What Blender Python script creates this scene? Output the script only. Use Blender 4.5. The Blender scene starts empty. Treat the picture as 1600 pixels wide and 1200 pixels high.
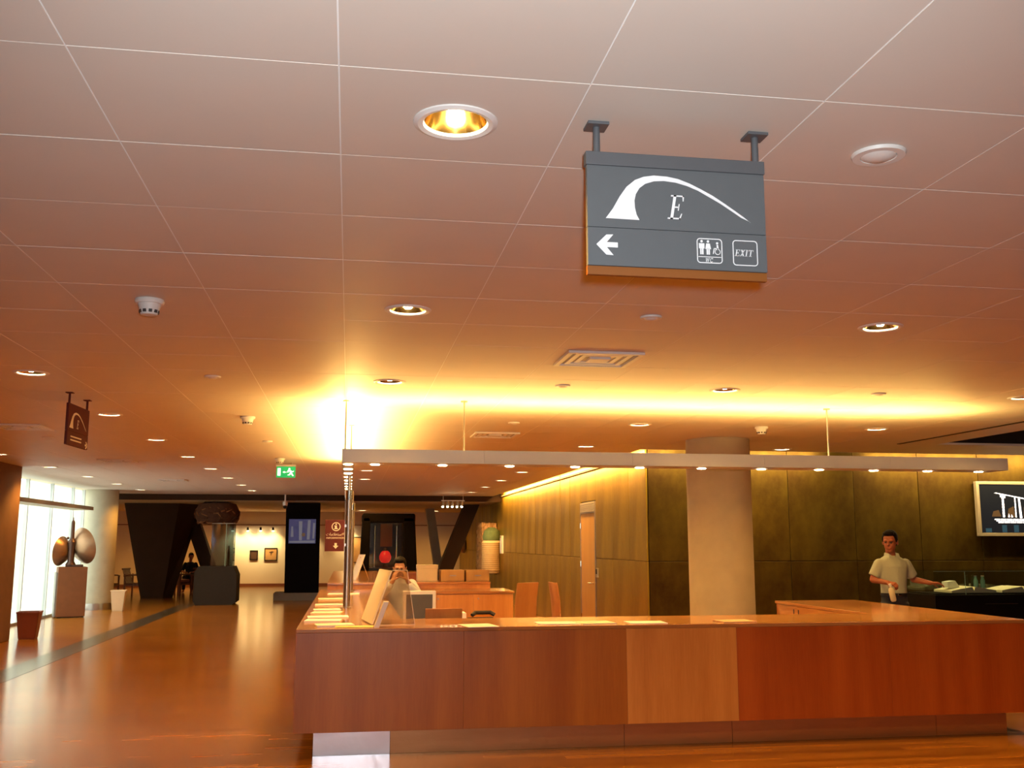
import bpy, bmesh, math, random
from mathutils import Vector, Matrix

random.seed(7)
SC = bpy.context.scene
C = SC.collection
PI = math.pi
R = math.radians

# ------------------------------------------------------------------ camera, world, exposure
CAM_H, ZC = 1.65, 2.95                      # eye height, ceiling height (metres)
cam_d = bpy.data.cameras.new('camera')
cam_d.sensor_width = 36.0
cam_d.lens = 36.0 * 1563.0 / 1600.0
cam_d.clip_start, cam_d.clip_end = 0.05, 200
cam = bpy.data.objects.new('camera', cam_d)
C.objects.link(cam)
cam.location = (0, 0, CAM_H)
cam.rotation_euler = (R(90 + 8.98), 0, R(-9.15))
SC.camera = cam

w = bpy.data.worlds.new('daylight')
SC.world = w
w.use_nodes = True
bg = w.node_tree.nodes['Background']
bg.inputs[0].default_value = (0.93, 1.0, 0.97, 1)
bg.inputs[1].default_value = 2.8

vs = SC.view_settings
vs.view_transform = 'Standard'
vs.look = 'None'
vs.gamma = 1.0
vs.use_curve_mapping = False
vs.exposure = 0.92
cy = SC.cycles
cy.max_bounces, cy.diffuse_bounces, cy.glossy_bounces, cy.transmission_bounces, cy.transparent_max_bounces = 6, 4, 3, 3, 10
cy.caustics_reflective = cy.caustics_refractive = False
cy.use_adaptive_sampling = True
cy.adaptive_threshold = 0.03

WARM = (1.0, 0.48, 0.085)                    # halogen lamps under a daylight white balance
K_DOWN, K_UP, K_SPOT, K_COVE, K_PIC, K_FLASH = 66, 100, 10, 24, 40, 230


def lamp(kind, name, loc, energy, color=WARM, rot=(0, 0, 0), parent=None, **kw):
    d = bpy.data.lights.new(name, kind)
    d.energy = energy
    d.color = color
    for k, v in kw.items():
        setattr(d, k, v)
    o = bpy.data.objects.new(name, d)
    C.objects.link(o)
    o.location = loc
    o.rotation_euler = rot
    if parent:
        o.parent = parent
    return o


# the camera's own flash, just above the lens
lamp('SPOT', 'camera_flash', (0.04, -0.02, CAM_H + 0.07), K_FLASH, (0.90, 0.96, 1.0), (R(90 + 9), 0, R(-9.15)), shadow_soft_size=0.03, spot_size=R(92), spot_blend=0.75)


# ------------------------------------------------------------------ materials
def _tree(name):
    m = bpy.data.materials.new(name)
    m.use_nodes = True
    nt = m.node_tree
    return m, nt, nt.nodes['Principled BSDF']


def mat(name, col, rough=0.5, metal=0.0, var=0.08, scale=9.0, stretch=(1, 1, 1), bump=0.0, emit=None, es=0.0, spec=0.5,
        detail=3.0):
    m, nt, b = _tree(name)
    N, L = nt.nodes, nt.links
    tc = N.new('ShaderNodeTexCoord')
    mp = N.new('ShaderNodeMapping')
    mp.inputs['Scale'].default_value = stretch
    nz = N.new('ShaderNodeTexNoise')
    nz.inputs['Scale'].default_value = scale
    nz.inputs['Detail'].default_value = detail
    mx = N.new('ShaderNodeMix')
    mx.data_type = 'RGBA'
    mx.inputs[6].default_value = tuple(max(0, c * (1 - var)) for c in col) + (1,)
    mx.inputs[7].default_value = tuple(min(1, c * (1 + var)) for c in col) + (1,)
    L.new(tc.outputs['Object'], mp.inputs[0])
    L.new(mp.outputs[0], nz.inputs['Vector'])
    L.new(nz.outputs['Fac'], mx.inputs[0])
    L.new(mx.outputs[2], b.inputs['Base Color'])
    b.inputs['Roughness'].default_value = rough
    b.inputs['Metallic'].default_value = metal
    b.inputs['Specular IOR Level'].default_value = spec
    if emit:
        b.inputs['Emission Color'].default_value = tuple(emit) + (1,)
        b.inputs['Emission Strength'].default_value = es
    if bump:
        bp = N.new('ShaderNodeBump')
        bp.inputs['Strength'].default_value = bump
        bp.inputs['Distance'].default_value = 0.01
        L.new(nz.outputs['Fac'], bp.inputs['Height'])
        L.new(bp.outputs[0], b.inputs['Normal'])
    return m


def wood(name, c0, c1, rough, axis, fine=26.0, coat=0.0):
    """veneer: grain runs along axis (0,1,2)"""
    m, nt, b = _tree(name)
    N, L = nt.nodes, nt.links
    tc = N.new('ShaderNodeTexCoord')
    mp = N.new('ShaderNodeMapping')
    s = [1.0, 1.0, 1.0]
    s[axis] = 0.06
    mp.inputs['Scale'].default_value = s
    n1 = N.new('ShaderNodeTexNoise')
    n1.inputs['Scale'].default_value = 5.0
    n1.inputs['Detail'].default_value = 2.0
    n2 = N.new('ShaderNodeTexNoise')
    n2.inputs['Scale'].default_value = fine * 3
    n2.inputs['Detail'].default_value = 4.0
    ad = N.new('ShaderNodeMath')
    ad.operation = 'MULTIPLY_ADD'
    ad.inputs[1].default_value = 0.35
    ramp = N.new('ShaderNodeValToRGB')
    ramp.color_ramp.elements[0].position = 0.45
    ramp.color_ramp.elements[1].position = 0.9
    ramp.color_ramp.elements[0].color = tuple(c0) + (1,)
    ramp.color_ramp.elements[1].color = tuple(c1) + (1,)
    L.new(tc.outputs['Object'], mp.inputs[0])
    L.new(mp.outputs[0], n1.inputs['Vector'])
    L.new(mp.outputs[0], n2.inputs['Vector'])
    L.new(n2.outputs['Fac'], ad.inputs[0])
    L.new(n1.outputs['Fac'], ad.inputs[2])
    L.new(ad.outputs[0], ramp.inputs[0])
    L.new(ramp.outputs[0], b.inputs['Base Color'])
    b.inputs['Roughness'].default_value = rough
    b.inputs['Coat Weight'].default_value = coat
    b.inputs['Coat Roughness'].default_value = 0.08
    return m


def floor_mat():
    m, nt, b = _tree('oak_strip_floor')
    N, L = nt.nodes, nt.links
    tc = N.new('ShaderNodeTexCoord')
    br = N.new('ShaderNodeTexBrick')
    br.inputs['Scale'].default_value = 1.0
    br.inputs['Brick Width'].default_value = 1.7
    br.inputs['Row Height'].default_value = 0.10
    br.inputs['Mortar Size'].default_value = 0.0009
    br.inputs['Mortar Smooth'].default_value = 0.2
    br.inputs['Bias'].default_value = 0.0
    br.offset = 0.37
    br.inputs['Color1'].default_value = (0.36, 0.145, 0.018, 1)
    br.inputs['Color2'].default_value = (0.19, 0.070, 0.008, 1)
    br.inputs['Mortar'].default_value = (0.15, 0.055, 0.006, 1)
    mp = N.new('ShaderNodeMapping')
    mp.inputs['Scale'].default_value = (0.8, 7, 1)
    nz = N.new('ShaderNodeTexNoise')
    nz.inputs['Scale'].default_value = 3.0
    nz.inputs['Detail'].default_value = 5.0
    mx = N.new('ShaderNodeMix')
    mx.data_type = 'RGBA'
    mx.blend_type = 'OVERLAY'
    mx.inputs[0].default_value = 0.45
    L.new(tc.outputs['Object'], br.inputs['Vector'])
    L.new(tc.outputs['Object'], mp.inputs[0])
    L.new(mp.outputs[0], nz.inputs['Vector'])
    L.new(br.outputs['Color'], mx.inputs[6])
    L.new(nz.outputs['Fac'], mx.inputs[7])
    L.new(mx.outputs[2], b.inputs['Base Color'])
    b.inputs['Roughness'].default_value = 0.17
    b.inputs['Specular IOR Level'].default_value = 0.42
    return m


def bronze_mat(name, c0, c1, rough, stretch):
    """patinated bronze sheet: cloudy patches and fine scratches"""
    m, nt, b = _tree(name)
    N, L = nt.nodes, nt.links
    tc = N.new('ShaderNodeTexCoord')
    mp = N.new('ShaderNodeMapping')
    mp.inputs['Scale'].default_value = stretch
    n1 = N.new('ShaderNodeTexNoise')
    n1.inputs['Scale'].default_value = 1.6
    n1.inputs['Detail'].default_value = 6.0
    n1.inputs['Roughness'].default_value = 0.65
    ramp = N.new('ShaderNodeValToRGB')
    ramp.color_ramp.elements[0].position = 0.3
    ramp.color_ramp.elements[1].position = 0.72
    ramp.color_ramp.elements[0].color = tuple(c0) + (1,)
    ramp.color_ramp.elements[1].color = tuple(c1) + (1,)
    n2 = N.new('ShaderNodeTexNoise')
    n2.inputs['Scale'].default_value = 40.0
    n2.inputs['Detail'].default_value = 4.0
    mr = N.new('ShaderNodeMapRange')
    mr.inputs[3].default_value = rough - 0.06
    mr.inputs[4].default_value = rough + 0.1
    L.new(tc.outputs['Object'], mp.inputs[0])
    L.new(mp.outputs[0], n1.inputs['Vector'])
    L.new(tc.outputs['Object'], n2.inputs['Vector'])
    L.new(n1.outputs['Fac'], ramp.inputs[0])
    L.new(ramp.outputs[0], b.inputs['Base Color'])
    L.new(n2.outputs['Fac'], mr.inputs[0])
    L.new(mr.outputs[0], b.inputs['Roughness'])
    b.inputs['Metallic'].default_value = 0.75
    bp = N.new('ShaderNodeBump')
    bp.inputs['Strength'].default_value = 0.25
    bp.inputs['Distance'].default_value = 0.004
    L.new(n2.outputs['Fac'], bp.inputs['Height'])
    L.new(bp.outputs[0], b.inputs['Normal'])
    return m


def glass_mat(name, tint=(0.9, 0.97, 0.95), refl=0.08):
    """thin pane: mostly clear with a faint mirror reflection and procedural smears"""
    m = bpy.data.materials.new(name)
    m.use_nodes = True
    nt = m.node_tree
    N, L = nt.nodes, nt.links
    N.clear()
    out = N.new('ShaderNodeOutputMaterial')
    tr = N.new('ShaderNodeBsdfTransparent')
    tr.inputs[0].default_value = tuple(tint) + (1,)
    gl = N.new('ShaderNodeBsdfGlossy')
    gl.inputs['Roughness'].default_value = 0.04
    tc = N.new('ShaderNodeTexCoord')
    nz = N.new('ShaderNodeTexNoise')
    nz.inputs['Scale'].default_value = 3.0
    mr = N.new('ShaderNodeMapRange')
    mr.inputs[3].default_value = refl * 0.7
    mr.inputs[4].default_value = refl * 1.3
    mx = N.new('ShaderNodeMixShader')
    L.new(tc.outputs['Object'], nz.inputs['Vector'])
    L.new(nz.outputs['Fac'], mr.inputs[0])
    L.new(mr.outputs[0], mx.inputs[0])
    L.new(tr.outputs[0], mx.inputs[1])
    L.new(gl.outputs[0], mx.inputs[2])
    L.new(mx.outputs[0], out.inputs[0])
    return m


M = {}
M['floor'] = floor_mat()
M['inlay'] = mat('grey_stone_inlay', (0.055, 0.046, 0.036), 0.22, var=0.15, scale=14)
M['tile'] = mat('painted_metal_tile', (0.72, 0.64, 0.56), 0.55, var=0.03, scale=3)
M['runner'] = mat('white_ceiling_runner', (0.95, 0.95, 0.93), 0.5, var=0.02)
M['slab'] = mat('ceiling_slab', (0.35, 0.31, 0.27), 0.9, var=0.1)
M['void'] = mat('dark_void', (0.025, 0.016, 0.01), 0.9, var=0.3)
M['plaster'] = mat('cream_plaster', (0.80, 0.70, 0.52), 0.8, var=0.04, scale=2)
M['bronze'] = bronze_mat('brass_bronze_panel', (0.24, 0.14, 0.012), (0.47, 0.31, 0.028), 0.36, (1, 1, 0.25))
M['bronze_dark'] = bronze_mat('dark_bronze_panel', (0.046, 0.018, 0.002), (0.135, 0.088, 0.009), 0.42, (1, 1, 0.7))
M['bronze_brown'] = mat('brown_bronze_cladding', (0.042, 0.018, 0.006), 0.6, 0.2, var=0.25, scale=3, spec=0.2)
M['seam'] = mat('dark_seam', (0.05, 0.03, 0.012), 0.7)
M['concrete'] = mat('fair_concrete', (0.42, 0.36, 0.25), 0.75, var=0.14, scale=5, bump=0.15, detail=7)
M['concrete_warm'] = mat('brown_concrete', (0.20, 0.10, 0.05), 0.8, var=0.2, scale=4, bump=0.2, detail=6)
M['exterior'] = mat('pale_paving', (0.8, 0.8, 0.78), 0.9, var=0.05)
M['veneer_brown'] = wood('brown_veneer', (0.32, 0.092, 0.007), (0.45, 0.155, 0.015), 0.38, 2)
M['veneer_light'] = wood('light_veneer', (0.52, 0.20, 0.035), (0.70, 0.32, 0.07), 0.38, 2)
M['veneer_red'] = wood('red_veneer', (0.34, 0.062, 0.006), (0.48, 0.11, 0.014), 0.38, 2)
M['top'] = wood('worktop_veneer', (0.40, 0.165, 0.045), (0.55, 0.25, 0.08), 0.22, 0, coat=0.5)
M['top_y'] = wood('worktop_veneer_deep', (0.40, 0.165, 0.045), (0.55, 0.25, 0.08), 0.22, 1, coat=0.5)
M['maple'] = wood('door_veneer', (0.44, 0.24, 0.06), (0.54, 0.32, 0.09), 0.4, 2)
M['ply'] = wood('chair_plywood', (0.40, 0.16, 0.05), (0.52, 0.24, 0.08), 0.35, 2)
M['red_wood'] = wood('chair_wood', (0.16, 0.05, 0.02), (0.26, 0.09, 0.035), 0.45, 0)
M['bronze_plate'] = bronze_mat('bronze_kick_plate', (0.46, 0.21, 0.08), (0.62, 0.32, 0.14), 0.34, (0.3, 1, 2))
M['steel'] = mat('brushed_steel', (0.42, 0.36, 0.31), 0.34, 1.0, var=0.1, scale=30, stretch=(1, 1, 0.1), bump=0.05)
M['steel_dented'] = mat('dented_steel', (0.86, 0.80, 0.82), 0.30, 0.9, var=0.08, scale=6, bump=0.5)
M['chrome'] = mat('chrome', (0.8, 0.78, 0.74), 0.15, 1.0, var=0.03)
M['beam'] = mat('lavender_grey_aluminium', (0.40, 0.42, 0.50), 0.5, 0.1, var=0.03)
M['sign_grey'] = mat('grey_sign_enamel', (0.118, 0.128, 0.136), 0.5, var=0.04, scale=20)
M['sign_frame'] = mat('grey_sign_frame', (0.125, 0.13, 0.14), 0.45, 0.2, var=0.04)
M['sign_rail'] = mat('orange_brown_rail', (0.27, 0.08, 0.006), 0.6, var=0.06)
M['white'] = mat('white_print', (0.93, 0.94, 0.95), 0.5, var=0.01)
M['cream_print'] = mat('cream_print', (0.85, 0.76, 0.55), 0.5, var=0.03)
M['plum'] = mat('plum_sign_enamel', (0.11, 0.026, 0.026), 0.75, var=0.06, spec=0.12)
M['gold'] = mat('gold_reflector', (0.78, 0.50, 0.15), 0.15, 1.0, var=0.05)
M['ring'] = mat('white_trim_ring', (0.82, 0.78, 0.74), 0.45, var=0.02)
M['bulb'] = mat('halogen_bulb', (1, 0.9, 0.7), 0.3, emit=(1.0, 0.80, 0.45), es=50)
M['lens'] = mat('spot_lens', (1, 0.9, 0.7), 0.3, emit=(1.0, 0.78, 0.42), es=25)
M['strip'] = mat('cove_diffuser', (1, 0.95, 0.8), 0.5, emit=(1.0, 0.80, 0.42), es=7)
M['white_plastic'] = mat('white_plastic', (0.80, 0.77, 0.72), 0.45, var=0.03)
M['grille'] = mat('dark_grille', (0.07, 0.06, 0.055), 0.6)
M['green'] = mat('exit_green', (0.01, 0.30, 0.08), 0.5, emit=(0.01, 0.42, 0.10), es=0.55)
M['green_white'] = mat('exit_pictogram', (0.9, 1, 0.9), 0.5, emit=(0.75, 1.0, 0.75), es=0.8)
M['black'] = mat('black_lacquer', (0.006, 0.005, 0.0045), 0.4, var=0.2, spec=0.3)
M['black_cloth'] = mat('black_cloth', (0.005, 0.004, 0.004), 0.9, var=0.3, spec=0.1)
M['charcoal'] = mat('charcoal_stone', (0.026, 0.021, 0.017), 0.7, var=0.15, spec=0.25, scale=20)
M['plinth_grey'] = mat('grey_plinth', (0.20, 0.17, 0.14), 0.6, var=0.1)
M['screen'] = mat('dark_screen', (0.006, 0.007, 0.009), 0.3, spec=0.1, emit=(0.10, 0.11, 0.16), es=0.04)
M['screen_off'] = mat('grey_screen', (0.10, 0.10, 0.10), 0.25)
M['scr_blue'] = mat('screen_blue', (0.04, 0.045, 0.10), 0.3, emit=(0.07, 0.07, 0.20), es=0.2, var=0.5, scale=6)
M['scr_white'] = mat('screen_white', (0.8, 0.8, 0.85), 0.3, emit=(0.95, 0.92, 1.0), es=1.2)
M['scr_cyan'] = mat('screen_cyan', (0.01, 0.03, 0.04), 0.3, emit=(0.03, 0.07, 0.11), es=0.35)
M['scr_brown'] = mat('screen_brown', (0.04, 0.025, 0.012), 0.3, emit=(0.16, 0.08, 0.03), es=0.3)
M['scr_grey'] = mat('screen_grey', (0.1, 0.1, 0.11), 0.3, emit=(0.30, 0.30, 0.36), es=0.18)
M['vial'] = mat('teal_glass', (0.12, 0.24, 0.22), 0.25, var=0.1)
M['tv_frame'] = mat('silver_bezel', (0.34, 0.29, 0.22), 0.4, 0.3, var=0.03)
M['paper'] = mat('white_paper', (0.88, 0.86, 0.80), 0.7, var=0.02)
M['paper_cream'] = mat('cream_paper', (0.84, 0.76, 0.56), 0.7, var=0.03)
M['paper_tan'] = mat('tan_paper', (0.55, 0.36, 0.20), 0.7, var=0.2, scale=30)
M['paper_yellow'] = mat('yellow_leaflet', (0.80, 0.66, 0.16), 0.6, var=0.15, scale=25)
M['acrylic'] = glass_mat('clear_acrylic', (0.97, 0.96, 0.94), 0.13)
M['glass'] = glass_mat('clear_glass', (0.92, 0.97, 0.95), 0.09)
M['glass_blue'] = glass_mat('blue_tinted_glass', (0.62, 0.72, 0.78), 0.28)
M['glass_edge'] = mat('glass_edge', (0.30, 0.42, 0.34), 0.2, var=0.1)
M['alu'] = mat('window_aluminium', (0.45, 0.43, 0.40), 0.4, 0.7, var=0.05)
M['skin'] = mat('skin', (0.36, 0.115, 0.055), 0.55, var=0.06)
M['skin_pale'] = mat('skin_pale', (0.58, 0.30, 0.18), 0.55, var=0.06)
M['hair'] = mat('dark_hair', (0.006, 0.004, 0.003), 0.7, var=0.3, scale=60, spec=0.15)
M['shirt'] = mat('pale_polo_cotton', (0.40, 0.45, 0.36), 0.85, var=0.05, scale=30, bump=0.1)
M['shirt_white'] = mat('white_shirt_cotton', (0.74, 0.78, 0.80), 0.85, var=0.05, scale=30)
M['shirt_black'] = mat('black_shirt_cotton', (0.010, 0.010, 0.014), 0.85, var=0.1)
M['jeans'] = mat('navy_jeans', (0.016, 0.020, 0.032), 0.8, var=0.2, scale=60)
M['leather'] = mat('black_leather', (0.02, 0.016, 0.014), 0.45)
M['eye'] = mat('eye', (0.05, 0.035, 0.03), 0.2)
M['bottle'] = mat('cream_bottle_plastic', (0.72, 0.66, 0.44), 0.4, var=0.03)
M['bin_red'] = mat('red_brown_bin', (0.22, 0.055, 0.028), 0.45, var=0.1)
M['bin_cream'] = mat('cream_bin', (0.78, 0.62, 0.40), 0.5, var=0.04)
M['pedestal'] = mat('brown_stone_pedestal', (0.17, 0.055, 0.012), 0.7, var=0.2, scale=8, detail=6)
M['shell'] = mat('bronze_dish', (0.34, 0.19, 0.10), 0.35, 0.7, var=0.2, scale=5)
M['shell_dark'] = mat('dark_cast_bronze', (0.09, 0.045, 0.03), 0.45, 0.6, var=0.2)
M['nest'] = mat('woven_twig', (0.11, 0.045, 0.022), 0.9, var=0.5, scale=14, detail=6)
M['twig'] = mat('pale_twig', (0.36, 0.15, 0.06), 0.9, var=0.4, scale=14)
M['basket_dark'] = mat('brown_basket_band', (0.36, 0.21, 0.08), 0.7, var=0.15)
M['cushion'] = mat('pink_cushion', (0.52, 0.22, 0.13), 0.85, var=0.08)
M['basket'] = mat('pale_basket', (0.62, 0.42, 0.20), 0.7, var=0.15, scale=20)
M['rough_brown'] = mat('carved_brown_bark', (0.34, 0.17, 0.06), 0.8, var=0.5, scale=12, bump=0.6, detail=6)
M['moss'] = mat('green_tuft', (0.10, 0.13, 0.045), 0.9, var=0.4, scale=18)
M['red_glow'] = mat('red_vase_glow', (0.5, 0.02, 0.01), 0.3, emit=(0.8, 0.02, 0.015), es=0.4)
M['art_dark'] = mat('dark_print', (0.07, 0.03, 0.012), 0.5, var=0.5, scale=4)
M['art_tan'] = mat('tan_print', (0.45, 0.24, 0.08), 0.5, var=0.4, scale=3)
M['louvre'] = mat('grey_louvre', (0.42, 0.38, 0.31), 0.5, 0.3, var=0.05)
M['box_white'] = mat('pale_box', (0.72, 0.64, 0.46), 0.6, var=0.04)


# ------------------------------------------------------------------ mesh builder
class MB:
    def __init__(self):
        self.bm = bmesh.new()

    def _faces(self, vs, fs):
        v = [self.bm.verts.new(p) for p in vs]
        for f in fs:
            try:
                self.bm.faces.new([v[i] for i in f])
            except ValueError:
                pass
        return self

    def box(self, x0, x1, y0, y1, z0, z1, mtx=None):
        p = [Vector(q) for q in ((x0, y0, z0), (x1, y0, z0), (x1, y1, z0), (x0, y1, z0),
                                 (x0, y0, z1), (x1, y0, z1), (x1, y1, z1), (x0, y1, z1))]
        if mtx:
            p = [mtx @ q for q in p]
        return self._faces(p, [(3, 2, 1, 0), (4, 5, 6, 7), (0, 1, 5, 4), (1, 2, 6, 5), (2, 3, 7, 6), (3, 0, 4, 7)])

    def hexa(self, bot, top):
        """two quads (4 points each) -> solid"""
        return self._faces([Vector(q) for q in bot + top],
                           [(3, 2, 1, 0), (4, 5, 6, 7), (0, 1, 5, 4), (1, 2, 6, 5), (2, 3, 7, 6), (3, 0, 4, 7)])

    def cyl(self, p0, p1, r0, r1=None, n=16, cap=True):
        r1 = r0 if r1 is None else r1
        p0, p1 = Vector(p0), Vector(p1)
        d = (p1 - p0).normalized()
        a = d.orthogonal().normalized()
        b = d.cross(a)
        vs, fs = [], []
        for p, r in ((p0, r0), (p1, r1)):
            for i in range(n):
                t = 2 * PI * i / n
                vs.append(p + (a * math.cos(t) + b * math.sin(t)) * r)
        for i in range(n):
            j = (i + 1) % n
            fs.append((i, j, n + j, n + i))
        if cap:
            fs.append(tuple(reversed(range(n))))
            fs.append(tuple(range(n, 2 * n)))
        return self._faces(vs, fs)

    def lathe(self, prof, n=24, c=(0, 0, 0), axis='z', close=False):
        """prof: list of (r, h)"""
        vs, fs = [], []
        m = len(prof)
        for r, hh in prof:
            for i in range(n):
                t = 2 * PI * i / n
                q = (r * math.cos(t), r * math.sin(t), hh)
                if axis == 'x':
                    q = (q[2], q[0], q[1])
                elif axis == 'y':
                    q = (q[0], q[2], q[1])
                vs.append(Vector(q) + Vector(c))
        rng = m if close else m - 1
        for k in range(rng):
            k2 = (k + 1) % m
            for i in range(n):
                j = (i + 1) % n
                fs.append((k * n + i, k * n + j, k2 * n + j, k2 * n + i))
        self._faces(vs, fs)
        if not close:
            bmesh.ops.remove_doubles(self.bm, verts=self.bm.verts, dist=1e-6)
        return self

    def sphere(self, c, r, n=16, m=10, mtx=None):
        rx, ry, rz = (r, r, r) if not hasattr(r, '__len__') else r
        vs, fs = [], []
        for k in range(m + 1):
            ph = PI * k / m
            for i in range(n):
                t = 2 * PI * i / n
                q = Vector((rx * math.sin(ph) * math.cos(t), ry * math.sin(ph) * math.sin(t), rz * math.cos(ph)))
                if mtx:
                    q = mtx @ q
                vs.append(q + Vector(c))
        for k in range(m):
            for i in range(n):
                j = (i + 1) % n
                fs.append((k * n + i, (k + 1) * n + i, (k + 1) * n + j, k * n + j))
        self._faces(vs, fs)
        return self

    def prism(self, poly, y0, y1, conv=lambda u, v, y: (u, y, v)):
        """2-D polygon (u,v) extruded in y; faces the -y side"""
        n = len(poly)
        vs = [Vector(conv(u, v, y0)) for u, v in poly] + [Vector(conv(u, v, y1)) for u, v in poly]
        fs = [tuple(range(n)), tuple(reversed(range(n, 2 * n)))]
        for i in range(n):
            j = (i + 1) % n
            fs.append((j, i, n + i, n + j))
        return self._faces(vs, fs)

    def loft(self, secs, n=20, cap=True):
        """secs: (centre, rx, ry) horizontal ellipses"""
        vs, fs = [], []
        for c, rx, ry in secs:
            for i in range(n):
                t = 2 * PI * i / n
                vs.append(Vector(c) + Vector((rx * math.cos(t), ry * math.sin(t), 0)))
        for k in range(len(secs) - 1):
            for i in range(n):
                j = (i + 1) % n
                fs.append((k * n + i, k * n + j, (k + 1) * n + j, (k + 1) * n + i))
        if cap:
            fs.append(tuple(reversed(range(n))))
            fs.append(tuple(range((len(secs) - 1) * n, len(secs) * n)))
        return self._faces(vs, fs)

    def capsule(self, p0, r0, p1, r1, n=12):
        self.cyl(p0, p1, r0, r1, n)
        self.sphere(p0, r0, n, 8)
        self.sphere(p1, r1, n, 8)
        return self

    def tube(self, pts, r, n=8):
        pts = [Vector(p) for p in pts]
        for i in range(len(pts) - 1):
            self.cyl(pts[i], pts[i + 1], r, r, n)
        for p in pts[1:-1]:
            self.sphere(p, r, n, 6)
        return self

    def sheet(self, rows, th, conv):
        """curved thin board: rows of (u,v) profile swept across width; conv(u,v,w)"""
        raise NotImplementedError

    def mesh(self, name, m, smooth=False, angle=35):
        bmesh.ops.recalc_face_normals(self.bm, faces=self.bm.faces)
        me = bpy.data.meshes.new(name)
        self.bm.to_mesh(me)
        self.bm.free()
        me.materials.append(M[m] if isinstance(m, str) else m)
        if smooth:
            for p in me.polygons:
                p.use_smooth = True
            try:
                me.set_sharp_from_angle(angle=R(angle))
            except Exception:
                pass
        return me

    def build(self, name, m, parent=None, smooth=False, bev=0, loc=None):
        o = bpy.data.objects.new(name, self.mesh(name, m, smooth))
        C.objects.link(o)
        if parent:
            o.parent = parent
        if loc:
            o.location = loc
        if bev:
            b = o.modifiers.new('bevel', 'BEVEL')
            b.width = bev
            b.segments = 2
            b.limit_method = 'ANGLE'
        return o


def tag(o, label=None, cat=None, group=None, kind=None):
    for k, v in (('label', label), ('category', cat), ('group', group), ('kind', kind)):
        if v:
            o[k] = v
    return o


def thing(name, label, cat, loc=(0, 0, 0), rz=0.0, group=None):
    o = bpy.data.objects.new(name, None)
    o.empty_display_size = 0.1
    C.objects.link(o)
    o.location = loc
    o.rotation_euler = (0, 0, rz)
    return tag(o, label, cat, group)


def link_copy(src, parent, loc=None):
    o = src.copy()
    C.objects.link(o)
    o.parent = parent
    if loc:
        o.location = loc
    return o


def copy_thing(root, loc, rz, label, group=None):
    r = link_copy(root, None, loc)
    r.rotation_euler = (0, 0, rz)
    r['label'] = label
    if group:
        r['group'] = group
    for ch in list(root.children):
        c = link_copy(ch, r)
        for g in list(ch.children):
            link_copy(g, c)
    return r


def struct(o, label=None):
    return tag(o, label, None, None, 'structure')


B = lambda *a, **k: MB().box(*a, **k)


# ------------------------------------------------------------------ structure: floor and outside
fl = struct(B(-10, 11.2, -3.2, 40, -0.2, 0).build('floor', 'floor'), 'orange strip-oak floor running across the hall')
struct(B(-4.42, -4.02, -3, 28.6, 0.0, 0.002).build('trim_1', 'inlay'), 'grey stone band inlaid along the wooden floor')
struct(B(-40, -10, 5, 60, -0.25, -0.02).build('exterior_paving', 'exterior'), 'sunlit paving outside the glass front')
struct(B(-10, -6.68, 18.6, 27.2, 0.0, 0.004).build('exterior_threshold', 'exterior'), 'bright paving right outside the glass')

# ------------------------------------------------------------------ ceiling: slab, runner grid, tiles
TX, TY, X0, Y0, GAP = 0.715, 0.65, -0.06, 2.635, 0.005
ceil = MB()
ceil.box(-6.6, 7.8, -3.2, 28.7, 3.16, 3.25)
ceil.box(7.8, 11.2, -3.2, 7.83, 3.16, 3.25)
ceil.box(7.8, 11.2, 12.4, 14.5, 3.16, 3.25)
ceiling = struct(ceil.build('ceiling', 'slab'), 'suspended ceiling of large pale square tiles')
void = MB()
void.box(7.8, 11.2, 7.8, 12.45, 3.9, 4.0)
void.box(7.76, 7.80, 7.8, 12.4, 2.965, 4.0)
void.box(7.8, 11.2, 12.40, 12.44, 2.965, 4.0)
void.box(7.8, 11.2, 7.79, 7.83, 2.965, 4.0)
void.build('light_well', 'void', ceiling)


def in_view(x, y):
    """tile centre roughly inside the photographed cone"""
    f, th, ps = 1563.0, R(8.98), R(9.15)
    rx, ry = math.cos(ps), -math.sin(ps)
    F = (math.sin(ps) * math.cos(th), math.cos(ps) * math.cos(th), math.sin(th))
    U = (-math.sin(ps) * math.sin(th), -math.cos(ps) * math.sin(th), math.cos(th))
    q = (x, y, ZC - CAM_H)
    wv = sum(a * b for a, b in zip(q, F))
    if wv < 0.3:
        return None
    px = 800 + f * (q[0] * rx + q[1] * ry) / wv
    py = 600 - f * sum(a * b for a, b in zip(q, U)) / wv
    return px, py


DOWN = [(-5.19, [15.96, 18.56, 21.16, 23.76, 26.36]),
        (-2.47, [8.16, 10.76, 13.36, 15.96, 18.56, 21.16, 23.76, 26.36]),
        (0.2975, [2.96, 5.56, 8.16, 18.56, 21.16]),
        (3.18, [5.56, 8.16, 10.76, 13.36, 18.56, 21.16, 23.76, 26.36]),
        (6.03, [8.16, 10.76, 13.36])]
DOWN_BEHIND = [(3.18, [2.96]), (6.03, [2.96, 5.56]), (-5.19, [8.16, 10.76, 13.36])]      # the same grid going on outside the picture
HOLE_R = 0.100


def tile_cell(x, y):
    return math.floor((x - X0) / TX), math.floor((y - Y0) / TY)


holes = {tile_cell(x, y): (x, y) for x, ys in DOWN + DOWN_BEHIND for y in ys}


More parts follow.
